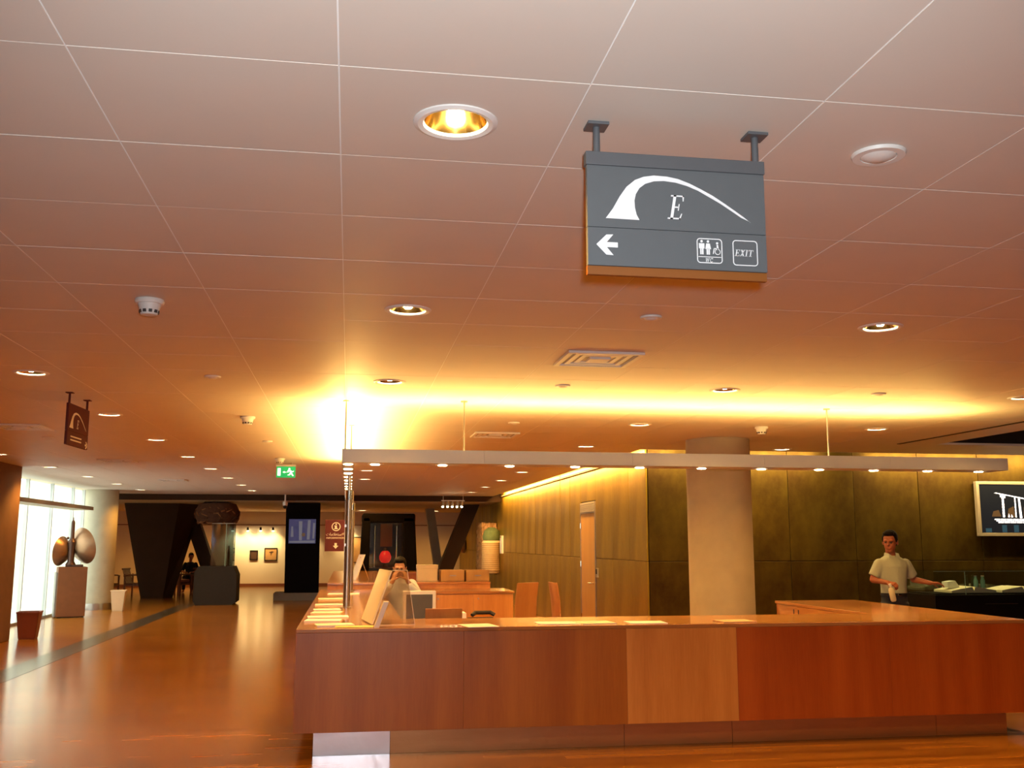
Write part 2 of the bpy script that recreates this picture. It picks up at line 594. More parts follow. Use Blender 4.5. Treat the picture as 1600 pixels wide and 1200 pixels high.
def tile_polys(mb, x0, x1, y0, y1, hole, z):
    """a shallow metal pan; hole is an (x,y) centre or None, in the same coordinates"""
    th = 0.012
    if not hole:
        mb.box(x0, x1, y0, y1, z, z + th)
        return
    hx, hy = hole
    n = 32
    inner, outer = [], []
    for i in range(n):
        t = 2 * PI * (i + 0.5) / n
        c, s = math.cos(t), math.sin(t)
        inner.append((hx + HOLE_R * c, hy + HOLE_R * s))
        k = min(((x1 - hx) / c if c > 0 else (x0 - hx) / c) if abs(c) > 1e-6 else 1e9,
                ((y1 - hy) / s if s > 0 else (y0 - hy) / s) if abs(s) > 1e-6 else 1e9)
        outer.append([hx + k * c, hy + k * s])
    for cx, cy in ((x0, y0), (x1, y0), (x1, y1), (x0, y1)):      # snap the nearest outer point onto each corner
        j = min(range(n), key=lambda q: (outer[q][0] - cx) ** 2 + (outer[q][1] - cy) ** 2)
        outer[j] = [cx, cy]
    vs, fs = [], []
    for zz in (z, z + th):
        vs += [(a, b, zz) for a, b in inner] + [(a, b, zz) for a, b in outer]
    for i in range(n):
        j = (i + 1) % n
        fs += [(i, j, n + j, n + i), (2 * n + i, 2 * n + j, 3 * n + j, 3 * n + i),
               (i, j, 2 * n + j, 2 * n + i), (n + i, n + j, 3 * n + j, 3 * n + i)]
    mb._faces([Vector(q) for q in vs], fs)


cells = []
for i in range(-9, 15):
    for j in range(-8, 40):
        xa, ya = X0 + i * TX, Y0 + j * TY
        xb, yb = xa + TX, ya + TY
        if j >= 17:                            # narrow hall behind the bronze corner
            if xa > 3.6:
                continue
            if xb > 4.03:
                xb = 4.03
        if i >= 11 and 8 <= j < 15:            # light well
            continue
        v = in_view((xa + xb) / 2, (ya + yb) / 2)
        vis = v is not None and -90 < v[0] < 1690 and -150 < v[1] < 800
        cells.append((not vis, ya, i, j, xa, xb, yb))
cells.sort()
tile_mesh = {}
rest = MB()
grid = MB()
for n, (hid, ya, i, j, xa, xb, yb) in enumerate(cells):
    hole = holes.get((i, j))
    g = GAP / 2
    if n < 300 and not hid:
        wx = round(xb - xa, 3)
        cx, cy = (xa + xb) / 2, (ya + yb) / 2
        key = (wx, None if not hole else (i, j))
        if key not in tile_mesh:
            t = MB()
            tile_polys(t, -wx / 2 + g, wx / 2 - g, -TY / 2 + g, TY / 2 - g, (hole[0] - cx, hole[1] - cy) if hole else None, 0)
            tile_mesh[key] = t.mesh('ceiling_tile', 'tile')
        o = bpy.data.objects.new('ceiling_tile', tile_mesh[key])
        C.objects.link(o)
        o.parent = ceiling
        o.location = (cx, cy, ZC + random.uniform(0, 0.0012))
    else:
        tile_polys(rest, xa + g, xb - g, ya + g, yb - g, hole, ZC)
tag(rest.build('ceiling_tiles', 'tile', ceiling), kind='stuff')
for i in range(-9, 16):
    x = X0 + i * TX
    y1 = 28.63 if x <= 4.0 else 13.68
    if x > 7.9:
        grid.box(x - 0.0024, x + 0.0024, -2.56, 7.83, ZC + 0.002, ZC + 0.03)
        grid.box(x - 0.0024, x + 0.0024, 12.4, 13.68, ZC + 0.002, ZC + 0.03)
    else:
        grid.box(x - 0.0024, x + 0.0024, -2.56, y1, ZC + 0.002, ZC + 0.03)
for j in range(-8, 41):
    y = Y0 + j * TY
    x1 = 10.66 if j <= 17 else 4.03
    if 8 < j < 15:
        x1 = 7.8
    grid.box(-6.49, x1, y - 0.0024, y + 0.0024, ZC + 0.0022, ZC + 0.03)
grid.build('runner_grid', 'runner', ceiling)
# edge lips along the light slots
edge = MB()
edge.box(4.03, 4.05, 13.70, 28.6, ZC, 3.16)
edge.box(4.05, 11.2, 13.685, 13.70, ZC, 3.16)
edge.build('slot_lip', 'runner', ceiling)
B(4.255, 4.298, 14.30, 28.6, 2.925, 2.955).build('wall_cap', 'seam', ceiling)
B(7.22, 7.27, 9.2, 12.38, ZC - 0.006, ZC + 0.002).build('slot_diffuser', 'seam', ceiling)

# far, lower ceiling zone with dark fascia
far_ceil = MB().box(-10, 4.5, 28.72, 40, 2.80, 3.25)
struct(far_ceil.build('ceiling_gallery', 'plaster'), 'lower plain ceiling over the far picture gallery')
struct(B(-10, 4.3, 28.64, 28.72, 2.79, 3.16).build('trim_2', 'bronze_brown'), 'dark fascia where the tiled ceiling ends')

# ------------------------------------------------------------------ walls
wall_r = struct(B(4.335, 4.6, 14.335, 40, 0, 3.2).build('wall_right', 'seam'), 'brass-toned metal panel wall along the hall')
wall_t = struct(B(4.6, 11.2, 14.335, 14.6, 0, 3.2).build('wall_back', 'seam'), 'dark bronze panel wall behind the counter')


def panel(parent, name, m, x0, x1, y0, y1, z0, z1, tilt=(0, 0, 0)):
    cx, cy, cz = (x0 + x1) / 2, (y0 + y1) / 2, (z0 + z1) / 2
    o = B(x0 - cx, x1 - cx, y0 - cy, y1 - cy, z0 - cz, z1 - cz).build(name, m, parent, bev=0.004)
    o.location = (cx, cy, cz)
    o.rotation_euler = tilt
    return o


g = 0.004
ys = [14.30, 15.25, 16.25, 17.38]
yb = [18.54 + 0.95 * k for k in range(22)] + [40.0]
for a, b in list(zip(ys[:-1], ys[1:])) + list(zip(yb[:-1], yb[1:])):
    for z0, z1 in ((0.0, 1.37), (1.37, 3.14)):
        panel(wall_r, 'wall_panel', 'bronze', 4.30, 4.325, a + g, b - g, z0 + g, z1 - g, (0, R(random.uniform(-.15, .15)), R(random.uniform(-.35, .35))))
panel(wall_r, 'wall_panel', 'bronze', 4.30, 4.325, 17.38 + g, 18.54 - g, 2.39, 3.136)
xs = [4.33, 5.41, 6.52, 7.58, 8.65, 9.67, 10.7, 11.2]
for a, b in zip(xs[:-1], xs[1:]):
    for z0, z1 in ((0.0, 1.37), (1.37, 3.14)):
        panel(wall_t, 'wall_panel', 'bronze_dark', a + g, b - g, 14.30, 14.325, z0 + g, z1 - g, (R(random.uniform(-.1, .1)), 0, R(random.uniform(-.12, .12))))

# side door in the brass wall
door = struct(B(4.292, 4.33, 17.42, 18.50, 0.0, 2.165).build('door_1', 'maple', bev=0.003), 'pale timber door with louvre above in brass wall')
lv = B(4.285, 4.33, 17.42, 18.50, 2.17, 2.37).build('louvre_frame', 'louvre', door)
for k in range(5):
    z = 2.195 + k * 0.034
    B(4.272, 4.286, 17.46, 18.46, z, z + 0.022).build('louvre_slat', 'louvre', lv)
B(4.280, 4.30, 18.50, 18.54, 0, 2.37).build('door_frame', 'steel', door)
B(4.280, 4.30, 17.385, 17.42, 0, 2.37).build('door_frame', 'steel', door)
hd = MB()
hd.cyl((4.29, 17.55, 0.93), (4.23, 17.55, 0.93), 0.012)
hd.cyl((4.23, 17.55, 0.93), (4.23, 17.72, 0.93), 0.011)
hd.lathe([(0.0, 0), (0.028, 0), (0.028, 0.008), (0, 0.008)], 16, (4.284, 17.55, 0.93), 'x')
hd.build('door_handle', 'chrome', door, True)
for z in (0.3, 1.25, 1.95):
    MB().cyl((4.285, 18.49, z - 0.05), (4.285, 18.49, z + 0.05), 0.012, n=10).build('hinge', 'chrome', door, True)
cr = thing('card_reader', 'small grey card reader on brass wall beside the timber door', 'card reader', (4.30, 17.26, 1.04))
B(-0.03, -0.002, -0.06, 0.06, 0.0, 0.16).build('housing', 'louvre', cr, bev=0.006)
B(-0.034, -0.029, -0.045, 0.045, 0.06, 0.145).build('reader_face', 'charcoal', cr)

# enclosing walls (mostly out of frame)
struct(B(-6.6, 11.2, -3.4, -3.2, 0, 3.2).build('wall_behind', 'plaster'), 'plain wall behind the camera')
struct(B(11.2, 11.4, -3.4, 14.6, 0, 4.0).build('wall_far_right', 'bronze_brown'), 'brown wall closing the right side')
struct(B(-6.7, -5.66, -3.2, 18.62, 0, 3.16).build('wall_left', 'concrete_warm', bev=0.01), 'brown concrete pier and wall at the left edge')
gal = struct(B(-10, 4.6, 39.6, 39.9, 0, 3.2).build('wall_gallery', 'plaster'), 'cream picture wall at the far end')
B(-9.9, 4.3, 39.57, 39.6, 2.28, 2.31).build('picture_rail', 'red_wood', gal)
struct(B(-10, 4.3, 39.57, 39.6, 0, 0.10).build('baseboard_gallery', 'red_wood'), 'dark baseboard of the far picture wall')
struct(B(-10.2, -10, 27.2, 40, 0, 3.2).build('wall_lounge', 'plaster'), 'warm side wall of the far lounge')
struct(B(-10.2, -6.5, 27.2, 27.35, 0, 3.2).build('wall_daylight_stop', 'plaster'), 'added closing wall behind the round column, keeping daylight out')  # added so that daylight does not leak into the lounge
struct(B(-6.75, -6.495, 18.62, 27.2, 2.95, 3.2).build('trim_3', 'plaster'), 'bulkhead over the glass front')

# glass front
win = struct(B(-6.66, -6.58, 18.64, 27.2, 0, 0.05).build('window_1', 'alu'), 'tall blown-out glass front on the left')
for y in (18.68, 20.45, 22.2, 23.95, 25.7, 26.7):
    B(-6.66, -6.58, y - 0.02, y + 0.02, 0.05, 2.95).build('mullion', 'alu', win)
for a, b in ((18.70, 20.43), (20.47, 22.18), (22.22, 23.93), (23.97, 25.68), (25.72, 26.68)):
    B(-6.628, -6.616, a, b, 0.05, 2.42).build('pane', 'glass', win)
    B(-6.628, -6.616, a, b, 2.50, 2.94).build('pane', 'glass', win)
B(-6.58, -6.10, 18.64, 25.6, 2.405, 2.49).build('transom', 'concrete', win)

# columns
col = MB().lathe([(0.0, 0.0), (0.405, 0.0), (0.405, 2.949), (0, 2.949)], 48).build('column_1', 'concrete', None, True, loc=(4.66, 12.28, 0))
struct(col, 'round concrete column rising behind the counter')
col2 = MB().lathe([(0.0, 0.16), (0.395, 0.16), (0.395, 2.949), (0, 2.949)], 48).build('column_2', 'concrete', None, True, loc=(-6.18, 26.75, 0))
struct(col2, 'round concrete column beside the glass front')
MB().lathe([(0.40, 0.0), (0.415, 0.0), (0.415, 0.16), (0.40, 0.16)], 40, close=True).build('column_shoe', 'steel', col2, True)

# raking struts at the gallery
s = MB().hexa([(-6.05, 31.6, 0), (-5.42, 31.6, 0), (-5.25, 32.3, 0), (-5.9, 32.3, 0)],
              [(-6.62, 31.4, 2.80), (-5.05, 31.4, 2.80), (-4.55, 32.5, 2.80), (-6.2, 32.5, 2.80)])
struct(s.build('strut_1', 'bronze_brown'), 'dark tapered bronze-clad pier in the lounge')


def raking(name, x0, x1, y, wdt, dep, label, z0=0.0, z1=2.80, m='bronze_brown'):
    q = MB().hexa([(x0 - wdt / 2, y, z0), (x0 + wdt / 2, y, z0), (x0 + wdt / 2, y + dep, z0), (x0 - wdt / 2, y + dep, z0)],
                  [(x1 - wdt / 2, y, z1), (x1 + wdt / 2, y, z1), (x1 + wdt / 2, y + dep, z1), (x1 - wdt / 2, y + dep, z1)])
    return struct(q.build(name, m), label)


raking('strut_2', -3.95, -5.0, 32.4, 0.42, 0.5, 'slanting bronze-clad strut leaning right in the lounge')
raking('strut_3', 2.62, 3.75, 31.0, 0.45, 0.6, 'slanting bronze-clad strut leaning against the brass wall')
raking('strut_4', 3.2, 2.75, 35.0, 0.3, 0.4, 'slim slanting strut behind the bigger one on the right', m='concrete')

# ------------------------------------------------------------------ cove lights in the slots
ORD = ['first', 'second', 'third', 'fourth', 'fifth', 'sixth', 'seventh', 'eighth', 'ninth', 'tenth']
for k, (a, b) in enumerate(((14.5, 20.9), (21.1, 28.3))):
    t = thing('cove_light', ['long glowing light slot along the top of the brass wall, nearer length',
                             'long glowing light slot along the top of the brass wall, farther length'][k], 'cove light', (4.13, (a + b) / 2, 3.02), 0, 'light slots over the metal walls')
    L2 = (b - a) / 2
    B(-0.08, 0.06, -L2, L2, 0.02, 0.10).build('housing', 'white_plastic', t)
    B(-0.07, 0.05, -L2 + .02, L2 - .02, 0.0, 0.02).build('diffuser', 'strip', t)
    lamp('AREA', 'cove_lamp', (0.0, 0, -0.012), K_COVE * (b - a), WARM, (0, R(-25), 0), t, shape='RECTANGLE', size=0.1, size_y=b - a - 0.1)
for k, (a, b) in enumerate(((4.35, 4.95), (5.05, 7.2), (8.0, 11.0))):
    t = thing('cove_light', ['short glowing light slot over the bronze wall left of the round column',
                             'glowing light slot over the bronze wall right of the round column',
                             'glowing light slot over the bronze wall above the television'][k], 'cove light', ((a + b) / 2, 13.83, 3.02), 0, 'light slots over the metal walls')
    L2 = (b - a) / 2
    B(-L2, L2, -0.09, 0.07, 0.02, 0.10).build('housing', 'white_plastic', t)
    B(-L2 + .02, L2 - .02, -0.08, 0.06, 0.0, 0.02).build('diffuser', 'strip', t)
    lamp('AREA', 'cove_lamp', (0.0, 0, -0.012), K_COVE * 0.9 * (b - a), (1.0, 0.68, 0.25), (R(25), 0, 0), t, shape='RECTANGLE', size=b - a - 0.1, size_y=0.1)

# ------------------------------------------------------------------ recessed downlights
ring_m = MB().lathe([(0.098, 0.004), (0.102, -0.006), (0.118, -0.010), (0.132, -0.004), (0.133, 0.0), (0.098, 0.0)], 40, close=True).mesh('trim_ring', 'ring', True)
refl_m = MB().lathe([(0.099, 0.0), (0.090, 0.03), (0.074, 0.07), (0.050, 0.105), (0.0, 0.12)], 40).mesh('reflector', 'gold', True)
bulb_m = MB().lathe([(0.0, 0.006), (0.018, 0.008), (0.027, 0.018), (0.024, 0.05), (0.012, 0.095), (0.0, 0.112)], 16).mesh('bulb', 'bulb', True)
spot_d = bpy.data.lights.new('downlight_beam', 'SPOT')
spot_d.energy, spot_d.color = K_DOWN, WARM
spot_d.spot_size, spot_d.spot_blend, spot_d.shadow_soft_size = R(130), 0.7, 0.05
rows = ['in the leftmost row beside the glass front', 'in the row left of the exit sign', "in the row over the counter's left end",
        'in the row right of the hanging sign', 'in the rightmost row']
for (x, yl), rn in list(zip(DOWN, rows)) + [(q, None) for q in DOWN_BEHIND]:
    for k, y in enumerate(yl):
        lab = f'round recessed downlight, {ORD[k]} from the viewer {rn}'
        if rn is None:
            lab = f'round recessed downlight outside the picture, {ORD[k]} one ' + ('towards the pier wall' if x < 0 else 'towards the right wall' if x > 5 else 'above the viewer on the right')
        if (x, y) == (0.2975, 2.96):
            lab = 'largest round downlight with gold reflector, left of the hanging sign'
        t = thing('downlight', lab, 'downlight', (x, y, ZC), random.uniform(0, 1), 'recessed downlights in the tiled ceiling')
        for nm, me in (('trim_ring', ring_m), ('reflector', refl_m), ('bulb', bulb_m)):
            o = bpy.data.objects.new(nm, me)
            C.objects.link(o)
            o.parent = t
        o = bpy.data.objects.new('downlight_beam', spot_d)
        C.objects.link(o)
        o.parent = t
        o.location = (0, 0, -0.006)
for k, (x, y) in enumerate(((0.46, 37.2), (3.15, 37.6), (-7.6, 36.8), (-5.6, 37.6))):
    t = thing('downlight', ['round gallery downlight above the black display booth', 'round gallery downlight near the slanting strut',
                            'round gallery downlight over the far left lounge', 'round gallery downlight behind the dark tapered pier'][k], 'downlight', (x, y, 2.80), 0, 'round gallery downlights')
    MB().lathe([(0.13, -0.001), (0.18, -0.001), (0.18, -0.012), (0.13, -0.012)], 32, close=True).build('trim_ring', 'ring', t, True)
    MB().lathe([(0.0, -0.004), (0.13, -0.004), (0.13, -0.002), (0, -0.002)], 32).build('lens', 'strip', t, True)
    lamp('SPOT', 'downlight_beam', (0, 0, -0.03), K_DOWN * 1.6, WARM, (0, 0, 0), t, spot_size=R(150), spot_blend=0.8, shadow_soft_size=0.1)

# ------------------------------------------------------------------ ceiling fittings
def smoke_detector(loc, label):
    t = thing('smoke_detector', label, 'smoke detector', loc, 0, 'ceiling smoke detectors')
    MB().lathe([(0, -0.001), (0.075, -0.001), (0.078, -0.012), (0.072, -0.026), (0, -0.026)], 28).build('base', 'white_plastic', t, True)
    MB().lathe([(0, -0.026), (0.062, -0.026), (0.05, -0.065), (0.043, -0.085), (0.0, -0.09)], 28).build('sensor_head', 'white_plastic', t, True)
    for k in range(10):
        a = 2 * PI * k / 10
        mt = Matrix.Rotation(a, 4, 'Z') @ Matrix.Translation((0.049, 0, -0.068))
        MB().box(-0.006, 0.003, -0.009, 0.009, -0.008, 0.008, mt).build('slot', 'grille', t)


smoke_detector((-1.1, 5.54, ZC), 'white smoke detector nearest the viewer on the left ceiling')
smoke_detector((-1.08, 10.73, ZC), 'white smoke detector in mid-hall, left of the bright glow')
smoke_detector((-1.10, 16.07, ZC), 'white smoke detector just above the green exit sign')
smoke_detector((4.62, 10.77, ZC), 'white smoke detector above the round column by the light beam')

sens = [((1.74, 2.99), 'round white ceiling speaker right of the large hanging sign', 1.25),
        ((1.71, 5.51), 'small round ceiling sensor below the large hanging sign', 0.9),
        ((1.74, 8.12), 'small round ceiling sensor beyond the air diffuser', 0.9),
        ((4.60, 8.14), 'small round ceiling sensor above the right end of the glow', 0.9),
        ((-1.10, 8.11), 'small round ceiling sensor between the two left smoke detectors', 0.9),
        ((-3.76, 13.26), 'small round ceiling sensor near the plum hanging sign', 0.9),
        ((-1.08, 13.32), 'small round ceiling sensor in front of the exit sign', 0.9),
        ((1.76, 10.79), 'small round ceiling sensor just behind the beam rod', 0.9)]
for (x, y), lab, sc in sens:
    t = thing('ceiling_sensor', lab, 'sensor', (x, y, ZC), 0, 'small round ceiling fittings')
    MB().lathe([(0.045 * sc, -0.001), (0.072 * sc, -0.001), (0.068 * sc, -0.012), (0.048 * sc, -0.012)], 28, close=True).build('rim', 'white_plastic', t, True)
    MB().lathe([(0, -0.002), (0.046 * sc, -0.002), (0.046 * sc, -0.010), (0.03 * sc, -0.020), (0, -0.023)], 24).build('cap', 'white_plastic', t, True)

diff = [((1.7275, 6.86), 'square louvred air diffuser nearest the counter glow'),
        ((1.7275, 12.06), 'square air diffuser behind the hanging light beam'),
        ((-3.70, 12.06), 'square air diffuser at the left edge near the plum sign'),
        ((-3.70, 16.9), 'square air diffuser in the left hall, middle one'),
        ((-3.70, 22.1), 'square air diffuser in the left hall, farthest one')]
for (x, y), lab in diff:
    t = thing('air_diffuser', lab, 'air vent', (x, y, ZC), 0, 'square ceiling air diffusers')
    for k, s_ in enumerate((0.27, 0.205, 0.145)):
        r = MB()
        w_ = 0.035
        za, zb = -0.018 + 0.004 * k, -0.001
        r.box(-s_, s_, -s_, -s_ + w_, za, zb)
        r.box(-s_, s_, s_ - w_, s_, za, zb)
        r.box(-s_, -s_ + w_, -s_ + w_, s_ - w_, za, zb)
        r.box(s_ - w_, s_, -s_ + w_, s_ - w_, za, zb)
        r.build('frame' if k == 0 else 'vane', 'white_plastic', t)
    B(-0.235, 0.235, -0.235, 0.235, -0.003, -0.001).build('backing', 'louvre', t)
    B(-0.075, 0.075, -0.075, 0.075, -0.020, -0.004).build('centre_plate', 'ring', t)

# ------------------------------------------------------------------ lettering helpers (flat print with a hair of thickness)
def glyph(ch):
    bx = lambda a, b, c, d: [(a, b), (c, b), (c, d), (a, d)]
    if ch == 'E':
        return [bx(.14, 0, .29, 1), bx(.0, 0, .68, .055), bx(.0, .945, .70, 1), bx(.29, .475, .5, .53), bx(.48, .36, .53, .64),
                [(.60, 0), (.68, 0), (.74, .24), (.69, .24)], [(.62, 1), (.70, 1), (.72, .76), (.67, .76)]]
    if ch == 'X':
        return [[(.08, 0), (.2, 0), (.68, 1), (.56, 1)], [(.50, 0), (.68, 0), (.28, 1), (.10, 1)], bx(0, 0, .28, .05), bx(.44, 0, .74, .05), bx(.02, .95, .36, 1), bx(.5, .95, .76, 1)]
    if ch == 'I':
        return [bx(.12, 0, .27, 1), bx(0, 0, .39, .05), bx(0, .95, .39, 1)]
    if ch == 'T':
        return [bx(.28, 0, .43, 1), bx(.14, 0, .57, .05), bx(0, .94, .72, 1), [(0, 1), (.08, 1), (.05, .76), (0, .76)], [(.64, 1), (.72, 1), (.72, .76), (.67, .76)]]
    if ch == 'W':
        return [[(.22, 0), (.30, 0), (.22, 1), (.08, 1)], [(.22, 0), (.30, 0), (.56, 1), (.5, 1)], [(.62, 0), (.70, 0), (.62, 1), (.48, 1)], [(.62, 0), (.70, 0), (1.0, 1), (.93, 1)], bx(.0, .95, .3, 1), bx(.42, .95, .7, 1), bx(.84, .95, 1.06, 1)]
    if ch == 'C':
        o = []
        for k in range(14):
            a0, a1 = R(45 + k * 20), R(45 + (k + 1) * 20)
            f = lambda a, r: (.38 + .36 * r * math.cos(a), .5 + .5 * r * math.sin(a))
            o.append([f(a0, 1), f(a1, 1), f(a1, .76), f(a0, .76)])
        return o + [bx(.60, .72, .66, .98)]
    return []


ADV = {'E': .80, 'X': .84, 'I': .50, 'T': .78, 'W': 1.12, 'C': .8}


def text_polys(s, x, z, hgt, sx=1.0, shear=0.2):
    out = []
    for ch in s:
        for p in glyph(ch):
            out.append([(x + (u * sx + v * shear) * hgt, z + v * hgt) for u, v in p])
        x += ADV[ch] * sx * hgt
    return out


def decal(name, polys, m, parent, y=0.0, th=0.0012, conv=None):
    mb = MB()
    for p in polys:
        if conv:
            mb.prism(p, y - th, y, conv)
        else:
            mb.prism(p, y - th, y)
    return mb.build(name, m, parent)


def circle(cx, cz, r, n=20):
    return [(cx + r * math.cos(2 * PI * i / n), cz + r * math.sin(2 * PI * i / n)) for i in range(n)]


def rrect(x0, z0, x1, z1, r, n=5):
    p = []
    for cx, cz, a in ((x1 - r, z1 - r, 0), (x0 + r, z1 - r, 90), (x0 + r, z0 + r, 180), (x1 - r, z0 + r, 270)):
        for k in range(n + 1):
            t = R(a + 90 * k / n)
            p.append((cx + r * math.cos(t), cz + r * math.sin(t)))
    return p


def ring_polys(x0, z0, x1, z1, r, wd):
    a, b = rrect(x0, z0, x1, z1, r), rrect(x0 + wd, z0 + wd, x1 - wd, z1 - wd, max(r - wd, .001))
    return [[a[i], a[(i + 1) % len(a)], b[(i + 1) % len(b)], b[i]] for i in range(len(a))]


def arc_ring(cx, cz, r0, r1, a0=0, a1=360, n=24):
    o = []
    for k in range(n):
        t0, t1 = R(a0 + (a1 - a0) * k / n), R(a0 + (a1 - a0) * (k + 1) / n)
        o.append([(cx + r0 * math.cos(t0), cz + r0 * math.sin(t0)), (cx + r1 * math.cos(t0), cz + r1 * math.sin(t0)),
                  (cx + r1 * math.cos(t1), cz + r1 * math.sin(t1)), (cx + r0 * math.cos(t1), cz + r0 * math.sin(t1))])
    return o


ARCH = [(-0.249, -0.308), (-0.226, -0.276), (-0.203, -0.235), (-0.181, -0.203), (-0.153, -0.179), (-0.125, -0.167), (-0.092, -0.161),
        (-0.049, -0.162), (-0.012, -0.168), (0.026, -0.181), (0.063, -0.198), (0.101, -0.217), (0.138, -0.240), (0.176, -0.265),
        (0.204, -0.284), (0.223, -0.299), (0.220, -0.296), (0.194, -0.285), (0.166, -0.267), (0.128, -0.243), (0.091, -0.223),
        (0.053, -0.203), (0.016, -0.189), (-0.022, -0.180), (-0.059, -0.177), (-0.092, -0.180), (-0.120, -0.190), (-0.139, -0.205),
        (-0.151, -0.225), (-0.156, -0.246), (-0.155, -0.269), (-0.150, -0.292), (-0.141, -0.309)]
ARROW = [(-0.280, -0.393), (-0.248, -0.361), (-0.226, -0.360), (-0.247, -0.385), (-0.212, -0.385), (-0.212, -0.401), (-0.247, -0.401),
         (-0.226, -0.426), (-0.249, -0.425)]
arch_polys = [[ARCH[i], ARCH[i + 1], ARCH[32 - i - 1], ARCH[32 - i]] for i in range(15)] + [[ARCH[15], ARCH[16], ARCH[17]]]


def pictogram_wc():
    o = []
    for cx, skirt in ((0.059, False), (0.080, True)):
        o.append(circle(cx, -0.3675, 0.0042, 12))
        if skirt:
            o.append([(cx - .006, -.374), (cx + .006, -.374), (cx + .0095, -.392), (cx - .0095, -.392)])
        else:
            o.append([(cx - .009, -.374), (cx + .009, -.374), (cx + .009, -.391), (cx - .009, -.391)])
        o.append([(cx - .0055, -.391), (cx - .0006, -.391), (cx - .0006, -.410), (cx - .0055, -.410)])
        o.append([(cx + .0006, -.391), (cx + .0055, -.391), (cx + .0055, -.410), (cx + .0006, -.410)])
    o.append(circle(0.110, -0.372, 0.0038, 12))
    o.append([(.108, -.377), (.113, -.377), (.1145, -.392), (.1085, -.392)])
    o.append([(.099, -.388), (.112, -.388), (.112, -.3915), (.099, -.3915)])
    o.append([(.098, -.390), (.101, -.390), (.098, -.407), (.095, -.407)])
    return o + arc_ring(.111, -.400, .0075, .0095)


# ------------------------------------------------------------------ big hanging sign
sg = thing('hanging_sign', 'large grey ceiling sign with white arch, letter E and exit pictograms', 'sign', (1.01, 2.94, ZC))
for x in (-0.272, 0.253):
    B(x - 0.034, x + 0.034, -0.064, 0.004, -0.010, -0.0005).build('ceiling_plate', 'sign_frame', sg, bev=0.001)
    MB().cyl((x, -0.03, -0.008), (x, -0.03, -0.10), 0.011, n=20).build('rod', 'sign_frame', sg, True)
B(-0.311, 0.276, -0.048, -0.012, -0.137, -0.094).build('header', 'sign_frame', sg, bev=0.002)
up = B(-0.307, 0.2745, -0.042, -0.020, -0.3365, -0.137).build('upper_panel', 'sign_grey', sg, bev=0.001)
lo = B(-0.307, 0.2745, -0.042, -0.020, -0.459, -0.3385).build('lower_panel', 'sign_grey', sg, bev=0.001)
B(-0.307, 0.2745, -0.036, -0.018, -0.487, -0.460).build('bottom_rail', 'sign_rail', sg)
B(-0.300, 0.268, -0.036, -0.022, -0.34, -0.336).build('joint', 'sign_frame', sg)
decal('arch_mark', arch_polys, 'white', up, -0.042)
decal('letter', text_polys('E', -0.050, -0.300, 0.078, 0.78, 0.17), 'white', up, -0.042)
decal('arrow', [[ARROW[0], ARROW[1], ARROW[2], ARROW[3]], [ARROW[0], ARROW[3], ARROW[6]], [ARROW[0], ARROW[6], ARROW[7], ARROW[8]],
                [ARROW[3], ARROW[4], ARROW[5], ARROW[6]]], 'white', lo, -0.042)
decal('toilet_pictogram', ring_polys(.043, -.438, .1265, -.3575, .011, .0028) + pictogram_wc() + [[(.048, -.4165), (.122, -.4165), (.122, -.4185), (.048, -.4185)]]
      + text_polys('WC', .069, -.4345, .0135, 1.0, .15), 'white', lo, -0.042)
decal('exit_mark', ring_polys(.161, -.441, .2435, -.3585, .011, .0028) + text_polys('EXIT', .1665, -.4105, .0215, 0.96, .2), 'white', lo, -0.042)

# plum hanging sign, seen from the side hall
sg2 = thing('hanging_sign', 'plum hanging sign with pale arch over the left hall', 'sign', (-2.46, 9.45, ZC), R(87))
sx = 0.80
for x in (-0.25, 0.25):
    B(x - 0.03, x + 0.03, -0.052, 0.008, -0.008, -0.0005).build('ceiling_plate', 'plum', sg2)
    MB().cyl((x, -0.022, -0.006), (x, -0.022, -0.11), 0.010, n=14).build('rod', 'plum', sg2, True)
u2 = B(-0.29, 0.29, -0.035, -0.012, -0.335, -0.095).build('upper_panel', 'plum', sg2, bev=0.002)
l2 = B(-0.29, 0.29, -0.035, -0.012, -0.46, -0.337).build('lower_panel', 'plum', sg2, bev=0.002)
decal('arch_mark', arch_polys, 'cream_print', u2, -0.035)
decal('letter', text_polys('E', -0.050, -0.300, 0.078, 0.78, 0.17), 'cream_print', u2, -0.035)
decal('lettering', [[(-.2, z), (.1, z), (.1, z - .012), (-.2, z - .012)] for z in (-.375, -.405)], 'cream_print', l2, -0.035)
decal('arrow', [[(-a, b - 0.03) for a, b in q] for q in ([ARROW[0], ARROW[1], ARROW[2], ARROW[3]], [ARROW[0], ARROW[6], ARROW[7], ARROW[8]], [ARROW[3], ARROW[4], ARROW[5], ARROW[6]])], 'cream_print', l2, -0.035)

